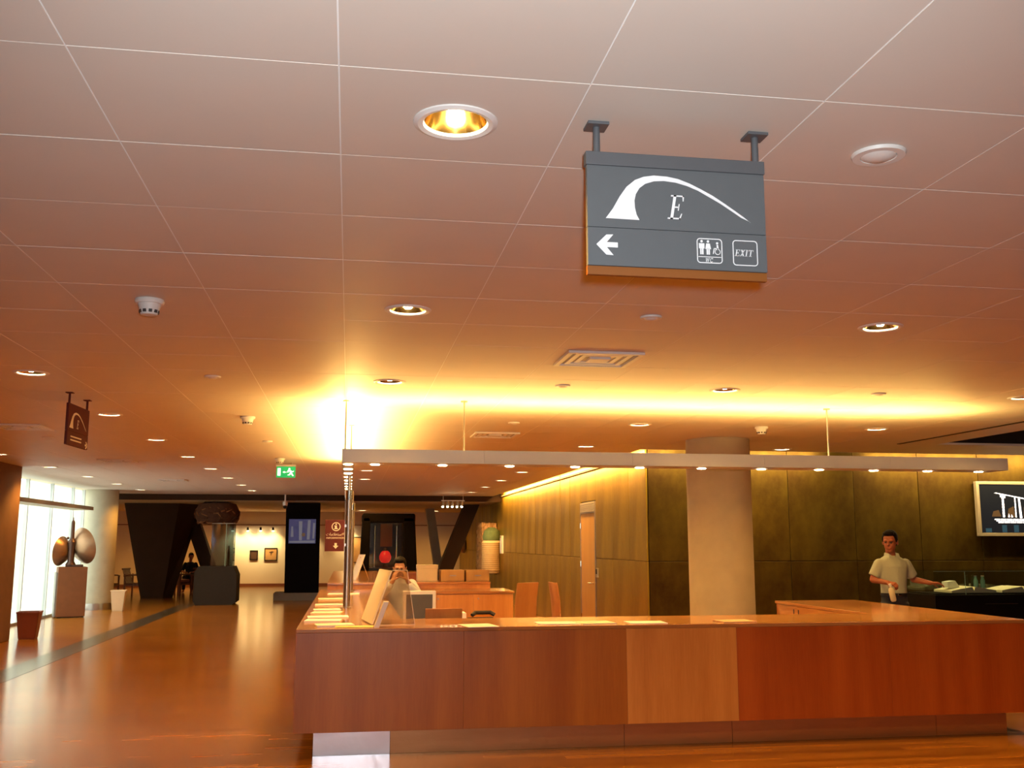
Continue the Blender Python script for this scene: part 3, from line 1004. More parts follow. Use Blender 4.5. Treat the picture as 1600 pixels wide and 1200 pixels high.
# green exit sign
ex = thing('exit_sign', 'green running-man exit sign hanging from the ceiling', 'sign', (-1.06, 17.0, ZC))
for x in (-0.10, 0.10):
    MB().cyl((x, 0, 0), (x, 0, -0.04), 0.005, n=8).build('rod', 'white_plastic', ex, True)
B(-0.165, 0.165, -0.03, 0.03, -0.062, -0.03).build('housing', 'white_plastic', ex, bev=0.004)
pg = B(-0.155, 0.155, -0.008, 0.008, -0.245, -0.062).build('panel', 'green', ex)
decal('pictogram', [[(-.135, -.09), (-.085, -.09), (-.085, -.215), (-.135, -.215)],
                    [(-.055, -.155), (-.02, -.135), (-.02, -.175)], [(-.02, -.149), (.01, -.149), (.01, -.161), (-.02, -.161)],
                    circle(.055, -.10, .016, 12), [(.035, -.115), (.075, -.12), (.10, -.165), (.075, -.17)],
                    [(.03, -.12), (.06, -.125), (.035, -.165), (.018, -.155)], [(.075, -.125), (.11, -.14), (.13, -.125), (.125, -.15), (.10, -.155)],
                    [(.07, -.165), (.10, -.165), (.13, -.215), (.11, -.22), (.085, -.19)], [(.06, -.165), (.085, -.175), (.065, -.205), (.03, -.21), (.03, -.195), (.055, -.19)]],
      'green_white', pg, -0.008)

# ------------------------------------------------------------------ reception counter (U-shaped)
ZT, ZB = 0.975, 0.19
XL, XR, YF = -0.39, 5.92, 8.20
rc = thing('reception_counter', 'long U-shaped veneered reception counter with overhanging front', 'counter', (XL, YF, 0))


def cb(x0, x1, y0, y1, z0, z1):
    return B(x0 - XL, x1 - XL, y0 - YF, y1 - YF, z0, z1)


YE, XI, XJ, YJ = 14.9, 0.48, 4.93, 11.3
cb(XL, XR, YF, 9.15, ZT - 0.03, ZT).build('worktop', 'top', rc, bev=0.003)
cb(XL, XI, 9.152, YE, ZT - 0.03, ZT).build('worktop', 'top_y', rc, bev=0.003)
cb(XJ, XR, 9.152, YJ, ZT - 0.03, ZT).build('worktop', 'top_y', rc, bev=0.003)
for a, b, m in ((XL, 0.93, 'veneer_brown'), (0.93, 2.275, 'veneer_brown'), (2.275, 3.225, 'veneer_light'), (3.225, 4.6, 'veneer_red'), (4.6, XR, 'veneer_red')):
    cb(a + 0.0006, b - 0.0006, YF, YF + 0.03, ZB, ZT - 0.031).build('veneer_panel', m, rc, bev=0.0008)
for k in range(5):
    a, b = YF + 0.031 + k * 1.33, YF + 0.031 + (k + 1) * 1.33
    cb(XL, XL + 0.03, a + 0.0006, b - 0.0006, ZB, ZT - 0.031).build('veneer_panel', 'veneer_brown', rc)
for a, b in ((YF + 0.031, 9.7), (9.7, YJ)):
    cb(XR - 0.03, XR, a + 0.0006, b - 0.0006, ZB, ZT - 0.031).build('veneer_panel', 'veneer_red', rc)
cb(XL + 0.03, XR - 0.03, YF + 0.031, 9.10, ZB, ZT - 0.031).build('carcass', 'seam', rc)
cb(XL + 0.031, XI - 0.02, 9.10, YE, ZB, ZT - 0.031).build('carcass', 'veneer_brown', rc)
cb(XJ + 0.02, XR - 0.031, 9.10, YJ, ZB, ZT - 0.031).build('carcass', 'veneer_brown', rc)
# kick plates
for a, b, m in ((-0.24, 0.36, 'steel_dented'), (0.36, 2.27, 'bronze_plate'), (2.27, 3.2, 'bronze_plate'), (3.2, 5.05, 'bronze_plate'), (5.05, 5.72, 'bronze_plate')):
    o = cb(a + 0.002, b - 0.002, 8.30, 8.31, 0.001, ZB).build('kick_plate', m, rc)
    if m == 'steel_dented':
        o['label'] = 'dented bright steel kick plate at the counter corner'
cb(-0.24, 5.72, 8.311, 9.05, 0.001, ZB).build('plinth', 'seam', rc)
cb(-0.24, 0.40, 9.05, YE - 0.1, 0.001, ZB).build('plinth', 'bronze_plate', rc)
cb(5.05, 5.72, 9.05, YJ - 0.1, 0.001, ZB).build('plinth', 'bronze_plate', rc)
# cupboard doors on the inside of the right arm
for k in range(4):
    a = 9.2 + k * 0.50
    d = cb(XJ, XJ + 0.019, a + 0.002, a + 0.498, 0.2, 0.94).build('cabinet_door', 'top_y', rc)
    yy = a + (0.44 if k % 2 == 0 else 0.06)
    MB().cyl((XJ - 0.018 - XL, yy - YF, 0.86), (XJ - 0.018 - XL, yy - YF, 0.91), 0.006, n=8).build('handle', 'leather', d, True)
for k in range(4):
    d = cb(XI - 0.019, XI, 9.3 + k * 1.2, 10.48 + k * 1.2, 0.2, 0.94).build('cabinet_door', 'top_y', rc)
    MB().cyl((XI + 0.018 - XL, 10.4 + k * 1.2 - YF, 0.84), (XI + 0.018 - XL, 10.4 + k * 1.2 - YF, 0.91), 0.006, n=8).build('handle', 'leather', d, True)

# ------------------------------------------------------------------ suspended light beam over the counter
BZ0, BZ1 = 2.355, 2.475
lb = thing('light_beam', 'pale grey L-shaped light beam hung above the counter', 'light fixture', (0, 9.05, BZ0))
edges = [-0.08, 1.2, 2.6, 3.9, 5.2, 6.46]
for a, b in zip(edges[:-1], edges[1:]):
    B(a + 0.0008, b - 0.0008, 0.0, 0.012, 0, BZ1 - BZ0).build('fascia', 'beam', lb)
B(-0.08, 6.46, 0.013, 0.32, 0, 0.012).build('soffit', 'beam', lb)
B(-0.08, 6.46, 0.308, 0.32, 0.012, BZ1 - BZ0).build('rear_fascia', 'beam', lb)
B(6.448, 6.46, 0.013, 0.308, 0.012, BZ1 - BZ0).build('end_cap', 'beam', lb)
B(-0.08, 0.03, 0.321, 7.4, 0, 0.012).build('soffit', 'beam', lb)
B(-0.08, -0.068, 0.013, 7.4, 0.012, BZ1 - BZ0).build('fascia', 'beam', lb)
B(0.018, 0.03, 0.33, 7.4, 0.012, BZ1 - BZ0).build('rear_fascia', 'beam', lb)
for x, y in ((1.03, 0.15), (4.62, 0.12), (-0.055, 0.3), (0.0, 2.3), (-0.02, 6.0)):
    MB().cyl((x, y, BZ1 - BZ0 - 0.1), (x, y, ZC - BZ0), 0.008, n=10).build('suspension_rod', 'steel', lb, True)
    MB().cyl((x, y, ZC - BZ0 - 0.012), (x, y, ZC - BZ0 - 0.0005), 0.032, n=16).build('ceiling_rose', 'steel', lb, True)
lens_m = MB().lathe([(0, -0.008), (0.035, -0.008), (0.042, -0.004), (0.042, 0.006), (0, 0.006)], 20).mesh('spot_lens', 'lens', True)
sp_d = bpy.data.lights.new('counter_spot', 'SPOT')
sp_d.energy, sp_d.color, sp_d.spot_size, sp_d.spot_blend, sp_d.shadow_soft_size = K_SPOT, (1.0, 0.68, 0.28), R(80), 0.8, 0.03
sp_pos = [(x, 0.22) for x in (0.22, 0.84, 1.47, 2.10, 2.73, 3.35, 3.96, 4.56, 5.14, 5.72, 6.28)] + [(-0.025, 0.22 + 0.62 * k) for k in range(12)]
for x, y in sp_pos:
    o = bpy.data.objects.new('spot_lens', lens_m)
    C.objects.link(o)
    o.parent = lb
    o.location = (x, y, 0)
    o = bpy.data.objects.new('counter_spot', sp_d)
    C.objects.link(o)
    o.parent = lb
    o.location = (x, y, -0.02)
# upward lamps inside the open trough
lamp('AREA', 'uplight', (3.1, 0.16, 0.10), K_UP, (1.0, 0.62, 0.17), (PI, 0, 0), lb, shape='RECTANGLE', size=5.9, size_y=0.1)
lamp('AREA', 'uplight', (-0.025, 3.75, 0.10), K_UP * 2.2, (1.0, 0.62, 0.17), (PI, 0, 0), lb, shape='RECTANGLE', size=0.08, size_y=6.9)

# poles that stand on the counter
for k, (x, y, lab) in enumerate(((-0.01, 10.8, 'brushed steel pole on the counter carrying the information sign'), (0.035, 14.4, 'second steel pole farther back on the counter'))):
    t = thing('steel_pole', lab, 'pole', (x, y, ZT), 0, 'steel poles on the counter')
    MB().cyl((0, 0, 0.0), (0, 0, 1.12), 0.036, n=24).build('shaft', 'steel', t, True)
    MB().cyl((0, 0, 1.12), (0, 0, 1.215), 0.041, n=24).build('collar', 'chrome', t, True)
    MB().cyl((0, 0, 1.215), (0, 0, BZ0 - ZT - 0.001), 0.02, n=16).build('upper_rod', 'steel', t, True)
    MB().lathe([(0, 0), (0.06, 0), (0.06, 0.006), (0.037, 0.012), (0, 0.012)], 24).build('foot', 'steel', t, True)

# information sign on the near pole
inf = thing('information_sign', 'plum information sign with i symbol and down arrow on the steel pole', 'sign', (-0.148, 10.76, 1.555))
pn = B(-0.10, 0.10, -0.008, 0.008, 0, 0.325).build('panel', 'plum', inf, bev=0.001)
B(0.075, 0.118, -0.006, 0.006, 0.05, 0.08).build('bracket', 'steel', inf)
B(0.075, 0.118, -0.006, 0.006, 0.25, 0.28).build('bracket', 'steel', inf)
decal('i_symbol', arc_ring(0.012, 0.255, 0.038, 0.046) + [circle(0.012, 0.279, 0.008, 12), [(0.0, .264), (.02, .264), (.02, .236), (.0, .236)], [(-.006, .238), (.03, .238), (.03, .230), (-.006, .230)],
                                                         [(-.006, .266), (.02, .266), (.02, .258), (-.006, .258)]], 'cream_print', pn, -0.008)
decal('down_arrow', [[(0.0, .085), (.024, .085), (.024, .055), (.0, .055)], [(-.016, .057), (.04, .057), (.012, .026)]], 'cream_print', pn, -0.008)


def font_text(name, s, x, z, size, m, parent, y):
    cu = bpy.data.curves.new(name, 'FONT')
    cu.body = s
    cu.size = size
    cu.align_x = 'CENTER'
    cu.extrude = 0.0005
    tmp = bpy.data.objects.new(name, cu)
    C.objects.link(tmp)
    dg = bpy.context.evaluated_depsgraph_get()
    me = bpy.data.meshes.new_from_object(tmp.evaluated_get(dg))
    bpy.data.objects.remove(tmp)
    me.materials.clear()
    me.materials.append(M[m])
    o = bpy.data.objects.new(name, me)
    C.objects.link(o)
    o.parent = parent
    o.location = (x, y - 0.001, z)
    o.rotation_euler = (R(90), 0, 0)
    return o


font_text('lettering', 'INFORMATION', 0.008, 0.128, 0.028, 'cream_print', pn, -0.008)
font_text('arabic_lettering', ''.join(reversed('\ufe8d\ufefb\ufeb3\ufe98\ufecc\ufefc\ufee3\ufe8e\ufe95')), 0.008, 0.163, 0.04, 'cream_print', pn, -0.008)

# ------------------------------------------------------------------ things on the counter
ab = thing('brochure_stand', 'slanted cream poster stand of clear acrylic on the counter corner', 'display stand', (0.20, 8.45, ZT), R(7))
# a wedge: poster face leaning towards the visitors on the left, clear sides
pst = MB().hexa([(0.0, 0.0, 0.012), (0.012, 0.0, 0.012), (0.012, 0.62, 0.012), (0.0, 0.62, 0.012)],
                [(0.15, 0.0, 0.44), (0.162, 0.0, 0.44), (0.162, 0.62, 0.44), (0.15, 0.62, 0.44)])
pst.build('poster_panel', 'paper_cream', ab)
B(0.14, 0.29, 0.0, 0.62, 0.44, 0.446).build('top_sheet', 'acrylic', ab)
MB().hexa([(0.355, 0, 0), (0.36, 0, 0), (0.36, .62, 0), (0.355, .62, 0)], [(0.285, 0, .44), (0.29, 0, .44), (0.29, .62, .44), (0.285, .62, .44)]).build('back_sheet', 'acrylic', ab)
MB().prism([(0.014, 0.0), (0.354, 0.0), (0.284, 0.44), (0.164, 0.44)], 0.0, 0.005).build('side_sheet', 'acrylic', ab)
MB().prism([(0.014, 0.0), (0.354, 0.0), (0.284, 0.44), (0.164, 0.44)], 0.615, 0.62).build('side_sheet', 'acrylic', ab)
MB().tube([(0.164, -0.001, 0.444), (0.287, -0.001, 0.444), (0.357, -0.001, 0.003), (0.02, -0.001, 0.003)], 0.0022, 6).build('edge_glint', 'white_plastic', ab, True)  # white tube standing in for the glint along the clear edges
lf = thing('leaflet_holder', 'small upright white leaflet pack leaning beside the poster stand', 'leaflets', (0.215, 8.27, ZT))
MB().hexa([(0.0, 0.0, 0.0), (0.04, 0.0, 0.0), (0.04, 0.10, 0.0), (0.0, 0.10, 0.0)], [(0.075, 0.0, 0.20), (0.115, 0.0, 0.20), (0.115, 0.10, 0.20), (0.075, 0.10, 0.20)]).build('leaflet_pack', 'paper', lf)
MB().hexa([(0.041, -0.003, 0.0), (0.045, -0.003, 0.0), (0.045, 0.103, 0.0), (0.041, 0.103, 0.0)], [(0.118, -0.003, 0.205), (0.122, -0.003, 0.205), (0.122, 0.103, 0.205), (0.118, 0.103, 0.205)]).build('holder_back', 'acrylic', lf)

pap = [(-0.10, 8.50, 0.30, 0.21, 0.012, 8, 'paper', 'white leaflet pile nearest the counter corner'),
       (0.06, 8.33, 0.30, 0.14, 0.006, -3, 'paper_yellow', 'yellow-printed leaflets beside the slanted poster stand'),
       (-0.20, 8.95, 0.30, 0.21, 0.014, -5, 'paper', 'white brochure stack second from the corner'),
       (-0.17, 9.42, 0.36, 0.22, 0.010, 3, 'paper', 'wide white brochure in front of the steel pole'),
       (-0.19, 9.95, 0.28, 0.21, 0.012, -8, 'paper_cream', 'cream brochure stack before the steel pole'),
       (-0.20, 10.45, 0.26, 0.21, 0.008, 5, 'paper', 'white leaflet next to the foot of the steel pole'),
       (-0.19, 11.2, 0.30, 0.22, 0.012, 0, 'paper', 'white brochure stack just behind the steel pole'),
       (-0.18, 12.3, 0.32, 0.22, 0.014, 4, 'paper_cream', 'cream brochure stack midway along the left arm'),
       (-0.05, 13.5, 0.40, 0.25, 0.010, -3, 'paper', 'white brochure stack at the far end of the left arm'),
       (1.06, 8.30, 0.26, 0.30, 0.004, 10, 'paper', 'white sheet lying right of the poster stand'),
       (1.75, 8.45, 0.36, 0.25, 0.005, -4, 'paper', 'white sheet on the middle of the counter, left one'),
       (2.06, 8.42, 0.30, 0.26, 0.008, 6, 'paper_cream', 'cream sheet on the middle of the counter'),
       (2.50, 8.40, 0.32, 0.24, 0.005, -2, 'paper', 'white sheet on the middle of the counter, right one'),
       (3.30, 8.42, 0.30, 0.24, 0.006, 3, 'paper_tan', 'tan printed leaflet lying alone on the counter')]
for x, y, a, b, hh, rz, m, lab in pap:
    t = thing('brochure', lab, 'brochure', (x, y, ZT), R(rz), 'papers lying on the counter')
    B(-a / 2, a / 2, -b / 2, b / 2, 0, hh).build('pages', m, t)
    B(-a / 2 - .002, a / 2 + .002, -b / 2 - .002, b / 2 + .002, hh, hh + 0.001).build('cover', m, t)

# monitor, phone, chairs and desk behind the counter
dk = thing('staff_desk', 'low veneered staff desk hidden behind the counter', 'desk', (0.5, 9.9, 0))
B(0.0, 1.2, 0.0, 0.75, 0.70, 0.735).build('desk_top', 'top', dk, bev=0.002)
for x in (0.03, 1.17):
    B(x - 0.025, x + 0.025, 0.05, 0.70, 0, 0.70).build('leg', 'ply', dk)
mo = thing('computer_monitor', 'white-framed monitor with dark screen behind the poster stand', 'monitor', (0.72, 10.3, 0.735), R(4))
B(-0.17, 0.16, -0.02, 0.03, 0.10, 0.43).build('bezel', 'white_plastic', mo, bev=0.006)
B(-0.14, 0.125, -0.024, -0.019, 0.13, 0.395).build('screen', 'screen_off', mo)
MB().hexa([(-0.13, 0.03, 0.13), (0.12, 0.03, 0.13), (0.09, 0.28, 0.16), (-0.10, 0.28, 0.16)], [(-0.13, 0.03, 0.42), (0.12, 0.03, 0.42), (0.09, 0.28, 0.38), (-0.10, 0.28, 0.38)]).build('tube_housing', 'white_plastic', mo)
B(-0.10, 0.09, -0.02, 0.20, 0.0, 0.025).build('foot', 'white_plastic', mo, bev=0.004)
B(-0.05, 0.04, 0.05, 0.15, 0.025, 0.13).build('neck', 'white_plastic', mo)
ph = thing('desk_phone', 'black desk telephone lying behind the counter', 'telephone', (1.38, 10.42, 0.735), R(8))
MB().hexa([(-0.14, -0.10, 0), (0.14, -0.10, 0), (0.14, 0.12, 0), (-0.14, 0.12, 0)], [(-0.14, -0.10, 0.08), (0.14, -0.10, 0.08), (0.14, 0.12, 0.15), (-0.14, 0.12, 0.15)]).build('body', 'leather', ph, bev=0.006)
hs = MB()
hs.tube([(-0.12, 0.0, 0.175), (-0.08, 0.02, 0.20), (0.08, 0.02, 0.20), (0.12, 0.0, 0.175)], 0.02, 10)
hs.build('handset', 'leather', ph, True)
B(-0.02, 0.10, -0.08, 0.03, 0.10, 0.128).build('keypad', 'charcoal', ph)
pt = thing('paper_tray', 'white curved letter tray next to the black telephone', 'tray', (1.10, 10.5, 0.735))
B(-0.09, 0.10, -0.12, 0.12, 0.14, 0.20).build('tray', 'paper', pt)
B(-0.09, 0.10, -0.12, 0.12, 0.0, 0.14).build('base', 'white_plastic', pt)


def shell_chair(loc, rz, label, m='ply', back=0.42, seat_z=0.45, top=None):
    """bent plywood shell on a four-leg steel frame; the sitter faces +y in local space"""
    t = thing('plywood_chair', label, 'chair', loc, rz, 'bent plywood staff chairs')
    prof_b = [(-0.20, seat_z + 0.03), (-0.235, seat_z + 0.10), (-0.25, seat_z + 0.25), (-0.27, seat_z + back), (-0.30, seat_z + back + 0.18)]
    prof_s = [(0.22, seat_z - 0.02), (0.18, seat_z), (0.0, seat_z - 0.01), (-0.16, seat_z), (-0.20, seat_z + 0.03)]
    for nm, pr, wd in (('backrest', prof_b, 0.17), ('seat', prof_s, 0.21)):
        mb = MB()
        n = len(pr)
        vs, fs = [], []
        for side in (0, 1):
            for i, (y, z) in enumerate(pr):
                a = pr[max(i - 1, 0)]
                b = pr[min(i + 1, n - 1)]
                dv = Vector((b[0] - a[0], b[1] - a[1])).normalized()
                off = Vector((-dv.y, dv.x)) * (0.006 if side else -0.006)
                for k in range(7):
                    u = -1 + k / 3
                    curve = 0.02 * u * u if nm == 'backrest' else 0.0
                    vs.append(Vector((u * wd, y + off.x + curve, z + off.y)))
        q = 7
        for side in (0, 1):
            o_ = side * n * q
            for i in range(n - 1):
                for k in range(q - 1):
                    fs.append((o_ + i * q + k, o_ + i * q + k + 1, o_ + (i + 1) * q + k + 1, o_ + (i + 1) * q + k))
        for i in range(n - 1):
            for k in (0, q - 1):
                fs.append((i * q + k, (i + 1) * q + k, n * q + (i + 1) * q + k, n * q + i * q + k))
        for k in range(q - 1):
            for i in (0, n - 1):
                fs.append((i * q + k, i * q + k + 1, n * q + i * q + k + 1, n * q + i * q + k))
        mb._faces(vs, fs)
        mb.build(nm, m, t, True)
    for x in (-0.18, 0.18):
        for y in (-0.2, 0.18):
            MB().cyl((x * 0.8, y * 0.8, seat_z - 0.015), (x * 1.15, y * 1.1, 0), 0.011, n=10).build('leg', 'chrome', t, True)
    B(-0.15, 0.15, -0.17, 0.16, seat_z - 0.035, seat_z - 0.018).build('seat_frame', 'chrome', t)
    return t


shell_chair((0.86, 9.62, 0), R(3), 'plywood chair back seen just right of the monitor')
shell_chair((1.88, 11.75, 0), R(35), 'taller plywood chair standing free before the brass wall', back=0.56)
shell_chair((2.62, 11.6, 0), R(-85), 'plywood chair seen edge-on left of the timber door', back=0.56)

# rear staff counter behind the reception
rk = thing('rear_counter', 'second veneered counter across the back of the reception', 'counter', (-0.3, 15.4, 0))
B(0.0, 2.45, 0.0, 0.85, 1.02, 1.05).build('worktop', 'top', rk, bev=0.002)
B(0.0, 0.95, 0.852, 6.2, 1.02, 1.05).build('worktop', 'top_y', rk, bev=0.002)
B(0.951, 1.95, 5.3, 6.2, 1.02, 1.05).build('worktop', 'top', rk, bev=0.002)
for a, b in ((0.0, 0.8), (0.8, 1.6), (1.6, 2.45)):
    B(a + 0.002, b - 0.002, 0.02, 0.04, 0.0, 1.02).build('veneer_panel', 'veneer_light', rk)
B(0.02, 2.43, 0.041, 0.8, 0.0, 1.019).build('carcass', 'veneer_brown', rk)
B(0.02, 0.93, 0.86, 6.18, 0.0, 1.019).build('carcass', 'veneer_brown', rk)
B(0.951, 1.93, 5.32, 6.18, 0.0, 1.019).build('carcass', 'veneer_brown', rk)
lc = thing('low_cabinet', 'low veneered cabinet row in front of the rear counter', 'cabinet', (0.6, 14.35, 0))
B(0.0, 1.75, 0.0, 1.0, 0.93, 0.96).build('cabinet_top', 'top', lc, bev=0.002)
B(0.02, 1.73, 0.03, 0.98, 0.0, 0.929).build('body', 'veneer_light', lc)
for k in range(3):
    d = B(0.02 + k * 0.57 + 0.002, 0.02 + (k + 1) * 0.57 - 0.002, 0.008, 0.029, 0.08, 0.92).build('door', 'veneer_light', lc)
    MB().lathe([(0, -0.02), (0.012, -0.02), (0.012, 0), (0, 0)], 12, (0.02 + k * 0.57 + (0.5 if k == 0 else 0.07), 0.009, 0.86), 'y').build('knob', 'steel', d, True)
bx = thing('storage_box', 'pale square box standing on the rear counter', 'box', (1.22, 15.95, 1.05))
B(-0.155, 0.155, -0.15, 0.15, 0.0, 0.24).build('carton', 'box_white', bx, bev=0.006)
B(-0.16, 0.16, -0.155, 0.155, 0.19, 0.25).build('lid', 'box_white', bx, bev=0.004)
for k, (x, lab) in enumerate(((1.60, 'wooden drawer box beside the pale box'), (1.99, 'wooden drawer box at the right end of the rear counter'))):
    t = thing('drawer_box', lab, 'drawer box', (x, 15.9, 1.05), 0, 'wooden drawer boxes on the rear counter')
    B(-0.18, 0.18, -0.2, 0.2, 0.0, 0.17).build('case', 'maple', t, bev=0.003)
    d = B(-0.165, 0.165, -0.212, -0.201, 0.015, 0.155).build('drawer', 'maple', t)
    B(-0.05, 0.05, -0.222, -0.213, 0.08, 0.095).build('handle', 'steel', d)
lt = thing('table_easel', 'tall bright white display card on the rear counter', 'display card', (0.10, 16.7, 1.05), R(20))
MB().hexa([(-0.02, -0.13, 0), (0.0, -0.13, 0), (0.0, 0.13, 0), (-0.02, 0.13, 0)], [(0.12, -0.13, 0.40), (0.135, -0.13, 0.40), (0.135, 0.13, 0.40), (0.12, 0.13, 0.40)]).build('card', 'paper', lt)
MB().cyl((0.10, 0, 0.36), (0.25, 0, 0.0), 0.006, n=8).build('prop', 'steel', lt)

# ------------------------------------------------------------------ people
def figure(name, parent, m, mb, voxel=0.008, smooth=6):
    o = mb.build(name, m, parent, True)
    r = o.modifiers.new('remesh', 'REMESH')
    r.mode = 'VOXEL'
    r.voxel_size = voxel
    r.use_smooth_shade = True
    sm = o.modifiers.new('smooth', 'SMOOTH')
    sm.factor = 0.5
    sm.iterations = smooth
    return o


def head_prims(mb, c, turn, tilt=0.0, s=1.0):
    """skull, jaw, nose, brow, lips and ears about centre c; local face looks to -y, then turned about z"""
    rot = Matrix.Rotation(turn, 4, 'Z') @ Matrix.Rotation(tilt, 4, 'X')
    c = Vector(c)
    P = lambda x, y, z: c + rot @ Vector((x * s, y * s, z * s))
    E = lambda p, r: mb.sphere(P(*p), tuple(q * s for q in r), 18, 12, rot)
    E((0, 0.012, 0.025), (0.076, 0.095, 0.098))
    E((0, -0.018, -0.035), (0.062, 0.072, 0.078))
    E((0, -0.060, -0.092), (0.030, 0.026, 0.022))
    E((0, -0.096, -0.022), (0.012, 0.022, 0.014))
    E((0, -0.090, 0.000), (0.009, 0.016, 0.026))
    E((0.03, -0.078, 0.022), (0.026, 0.014, 0.009))
    E((-0.03, -0.078, 0.022), (0.026, 0.014, 0.009))
    E((0, -0.084, -0.056), (0.024, 0.012, 0.006))
    E((0, -0.082, -0.068), (0.022, 0.012, 0.007))
    E((0.078, 0.015, -0.012), (0.010, 0.018, 0.030))
    E((-0.078, 0.015, -0.012), (0.010, 0.018, 0.030))
    return P, rot


def face_and_hair(parent, P, rot, s=1.0):
    for x in (-0.030, 0.030):
        MB().sphere(P(x, -0.0835, 0.002), (0.013 * s, 0.008 * s, 0.007 * s), 12, 8, rot).build('eye', 'eye', parent, True)
    hb = MB()
    for p, r in (((0, 0.025, 0.052), (0.083, 0.094, 0.082)), ((0, 0.055, 0.0), (0.078, 0.062, 0.075)), ((0, -0.045, 0.098), (0.062, 0.045, 0.030)),
                 ((0.068, 0.0, 0.035), (0.016, 0.038, 0.045)), ((-0.068, 0.0, 0.035), (0.016, 0.038, 0.045))):
        hb.sphere(P(*p), tuple(q * s for q in r), 16, 10, rot)
    figure('hair', parent, 'hair', hb, 0.007, 4)


def hand_prims(mb, wrist, direction, palm_normal, curl=0.5, side=1, s=1.0, grip=None):
    """palm plus four jointed fingers and a thumb; direction points from the wrist to the knuckles"""
    wv, d, nrm = Vector(wrist), Vector(direction).normalized(), Vector(palm_normal).normalized()
    lat = d.cross(nrm).normalized() * side
    nrm = lat.cross(d).normalized() * side
    kn = wv + d * 0.085 * s
    for u in (-0.030, -0.010, 0.010, 0.030):
        mb.capsule(wv + lat * u * 0.7 * s + d * 0.01, 0.015 * s, kn + lat * u * s, 0.0135 * s, 10)
    for u, ln in ((-0.032, 0.85), (-0.011, 0.98), (0.010, 1.0), (0.031, 0.78)):
        p, a = kn + lat * u * s, 0.0
        for seg, (l0, r0, r1) in enumerate(((0.042, 0.0100, 0.0092), (0.027, 0.0092, 0.0085), (0.021, 0.0085, 0.0072))):
            a += curl * (0.9 if seg == 0 else 1.0)
            q = p + (d * math.cos(a) + nrm * math.sin(a)) * l0 * ln * s
            mb.capsule(p, r0 * s, q, r1 * s, 8)
            p = q
    p = wv + d * 0.025 * s - lat * 0.030 * s
    q = p + (d * 0.55 - lat * 0.60 + nrm * 0.55).normalized() * 0.042 * s
    mb.capsule(p, 0.0135 * s, q, 0.0115 * s, 8)
    mb.capsule(q, 0.0115 * s, q + (d * 0.75 + nrm * 0.65 - lat * 0.1).normalized() * 0.034 * s, 0.009 * s, 8)


# man with a spray bottle behind the right arm of the counter
man = thing('person', 'man in pale polo shirt and dark jeans holding a cleaning bottle', 'person', (6.95, 12.2, 0))
sk = MB()
P, rot = head_prims(sk, (-0.035, -0.035, 1.655), R(-42), R(8), 1.15)
sk.capsule((-0.005, 0.01, 1.42), 0.064, (-0.025, -0.005, 1.58), 0.058, 14)
sk.loft([((0, 0, 0.96), .15, .10), ((0, 0, 1.15), .145, .10), ((0, 0, 1.33), .155, .10), ((0, 0.005, 1.41), .11, .075), ((0, 0.005, 1.46), .06, .055)], 20)
for sd in (-1, 1):
    sk.capsule((sd * 0.165, 0, 1.37), 0.048, (sd * 0.225, 0.01, 1.30), 0.044)
    sk.capsule((sd * 0.085, 0.0, 0.95), 0.08, (sd * 0.10, -0.01, 0.50), 0.055)
    sk.capsule((sd * 0.10, -0.01, 0.50), 0.055, (sd * 0.11, 0.03, 0.09), 0.036)
    sk.capsule((sd * 0.11, 0.04, 0.045), 0.036, (sd * 0.125, -0.14, 0.03), 0.028)
# right arm (viewer's left): elbow at the side, forearm forward
sk.capsule((-0.215, 0.01, 1.34), 0.048, (-0.27, 0.02, 1.17), 0.042)
sk.capsule((-0.27, 0.02, 1.17), 0.042, (-0.185, -0.20, 1.14), 0.028)
hand_prims(sk, (-0.185, -0.20, 1.14), (0.45, -0.85, -0.15), (0.3, 0.1, -0.9), 0.75, 1)
# left arm reaching out to the viewer's right
sk.capsule((0.215, 0.01, 1.34), 0.048, (0.315, 0.05, 1.17), 0.042)
sk.capsule((0.315, 0.05, 1.17), 0.042, (0.45, -0.12, 1.13), 0.028)
hand_prims(sk, (0.45, -0.12, 1.13), (0.75, -0.6, 0.0), (0, -0.3, -1), 0.35, -1)
body = figure('body', man, 'skin', sk, 0.006, 4)
face_and_hair(man, P, rot, 1.15)
sh = MB()
sh.loft([((0, 0, 0.985), .172, .128), ((0, 0, 1.10), .170, .125), ((0, 0, 1.25), .192, .132), ((0, 0, 1.34), .208, .130), ((0, 0.005, 1.41), .200, .110),
         ((-.005, 0.008, 1.455), .125, .092), ((-.008, 0.008, 1.478), .080, .076)], 24)
for sd in (-1, 1):
    sh.sphere((sd * 0.178, 0.0, 1.375), (0.074, 0.072, 0.066), 14, 10)
    e = Vector((sd * 0.255, 0.02, 1.215)) if sd < 0 else Vector((0.29, 0.04, 1.215))
    sh.cyl((sd * 0.180, 0.0, 1.375), e, 0.072, 0.072, 16)
figure('polo_shirt', man, 'shirt', sh, 0.008, 14)
cl = MB()
for sd in (-1, 1):
    cl.hexa([(-.008 + sd * .004, -0.098, 1.440), (-.008 + sd * .075, -0.085, 1.450), (-.008 + sd * .088, 0.03, 1.47), (-.008 + sd * .07, 0.02, 1.48)],
            [(-.008 + sd * .016, -0.088, 1.462), (-.008 + sd * .070, -0.060, 1.505), (-.008 + sd * .078, 0.03, 1.515), (-.008 + sd * .066, 0.02, 1.515)])
cl.build('collar', 'shirt', man, True)
tr = MB()
tr.loft([((0, 0, 0.86), .175, .125), ((0, 0, 0.95), .170, .124), ((0, 0, 1.00), .163, .118)], 24)
for sd in (-1, 1):
    tr.loft([((sd * .115, .02, 0.08), .062, .072), ((sd * .10, 0, .5), .082, .085), ((sd * .088, 0, .88), .095, .115)], 18)
figure('jeans', man, 'jeans', tr, 0.01, 4)
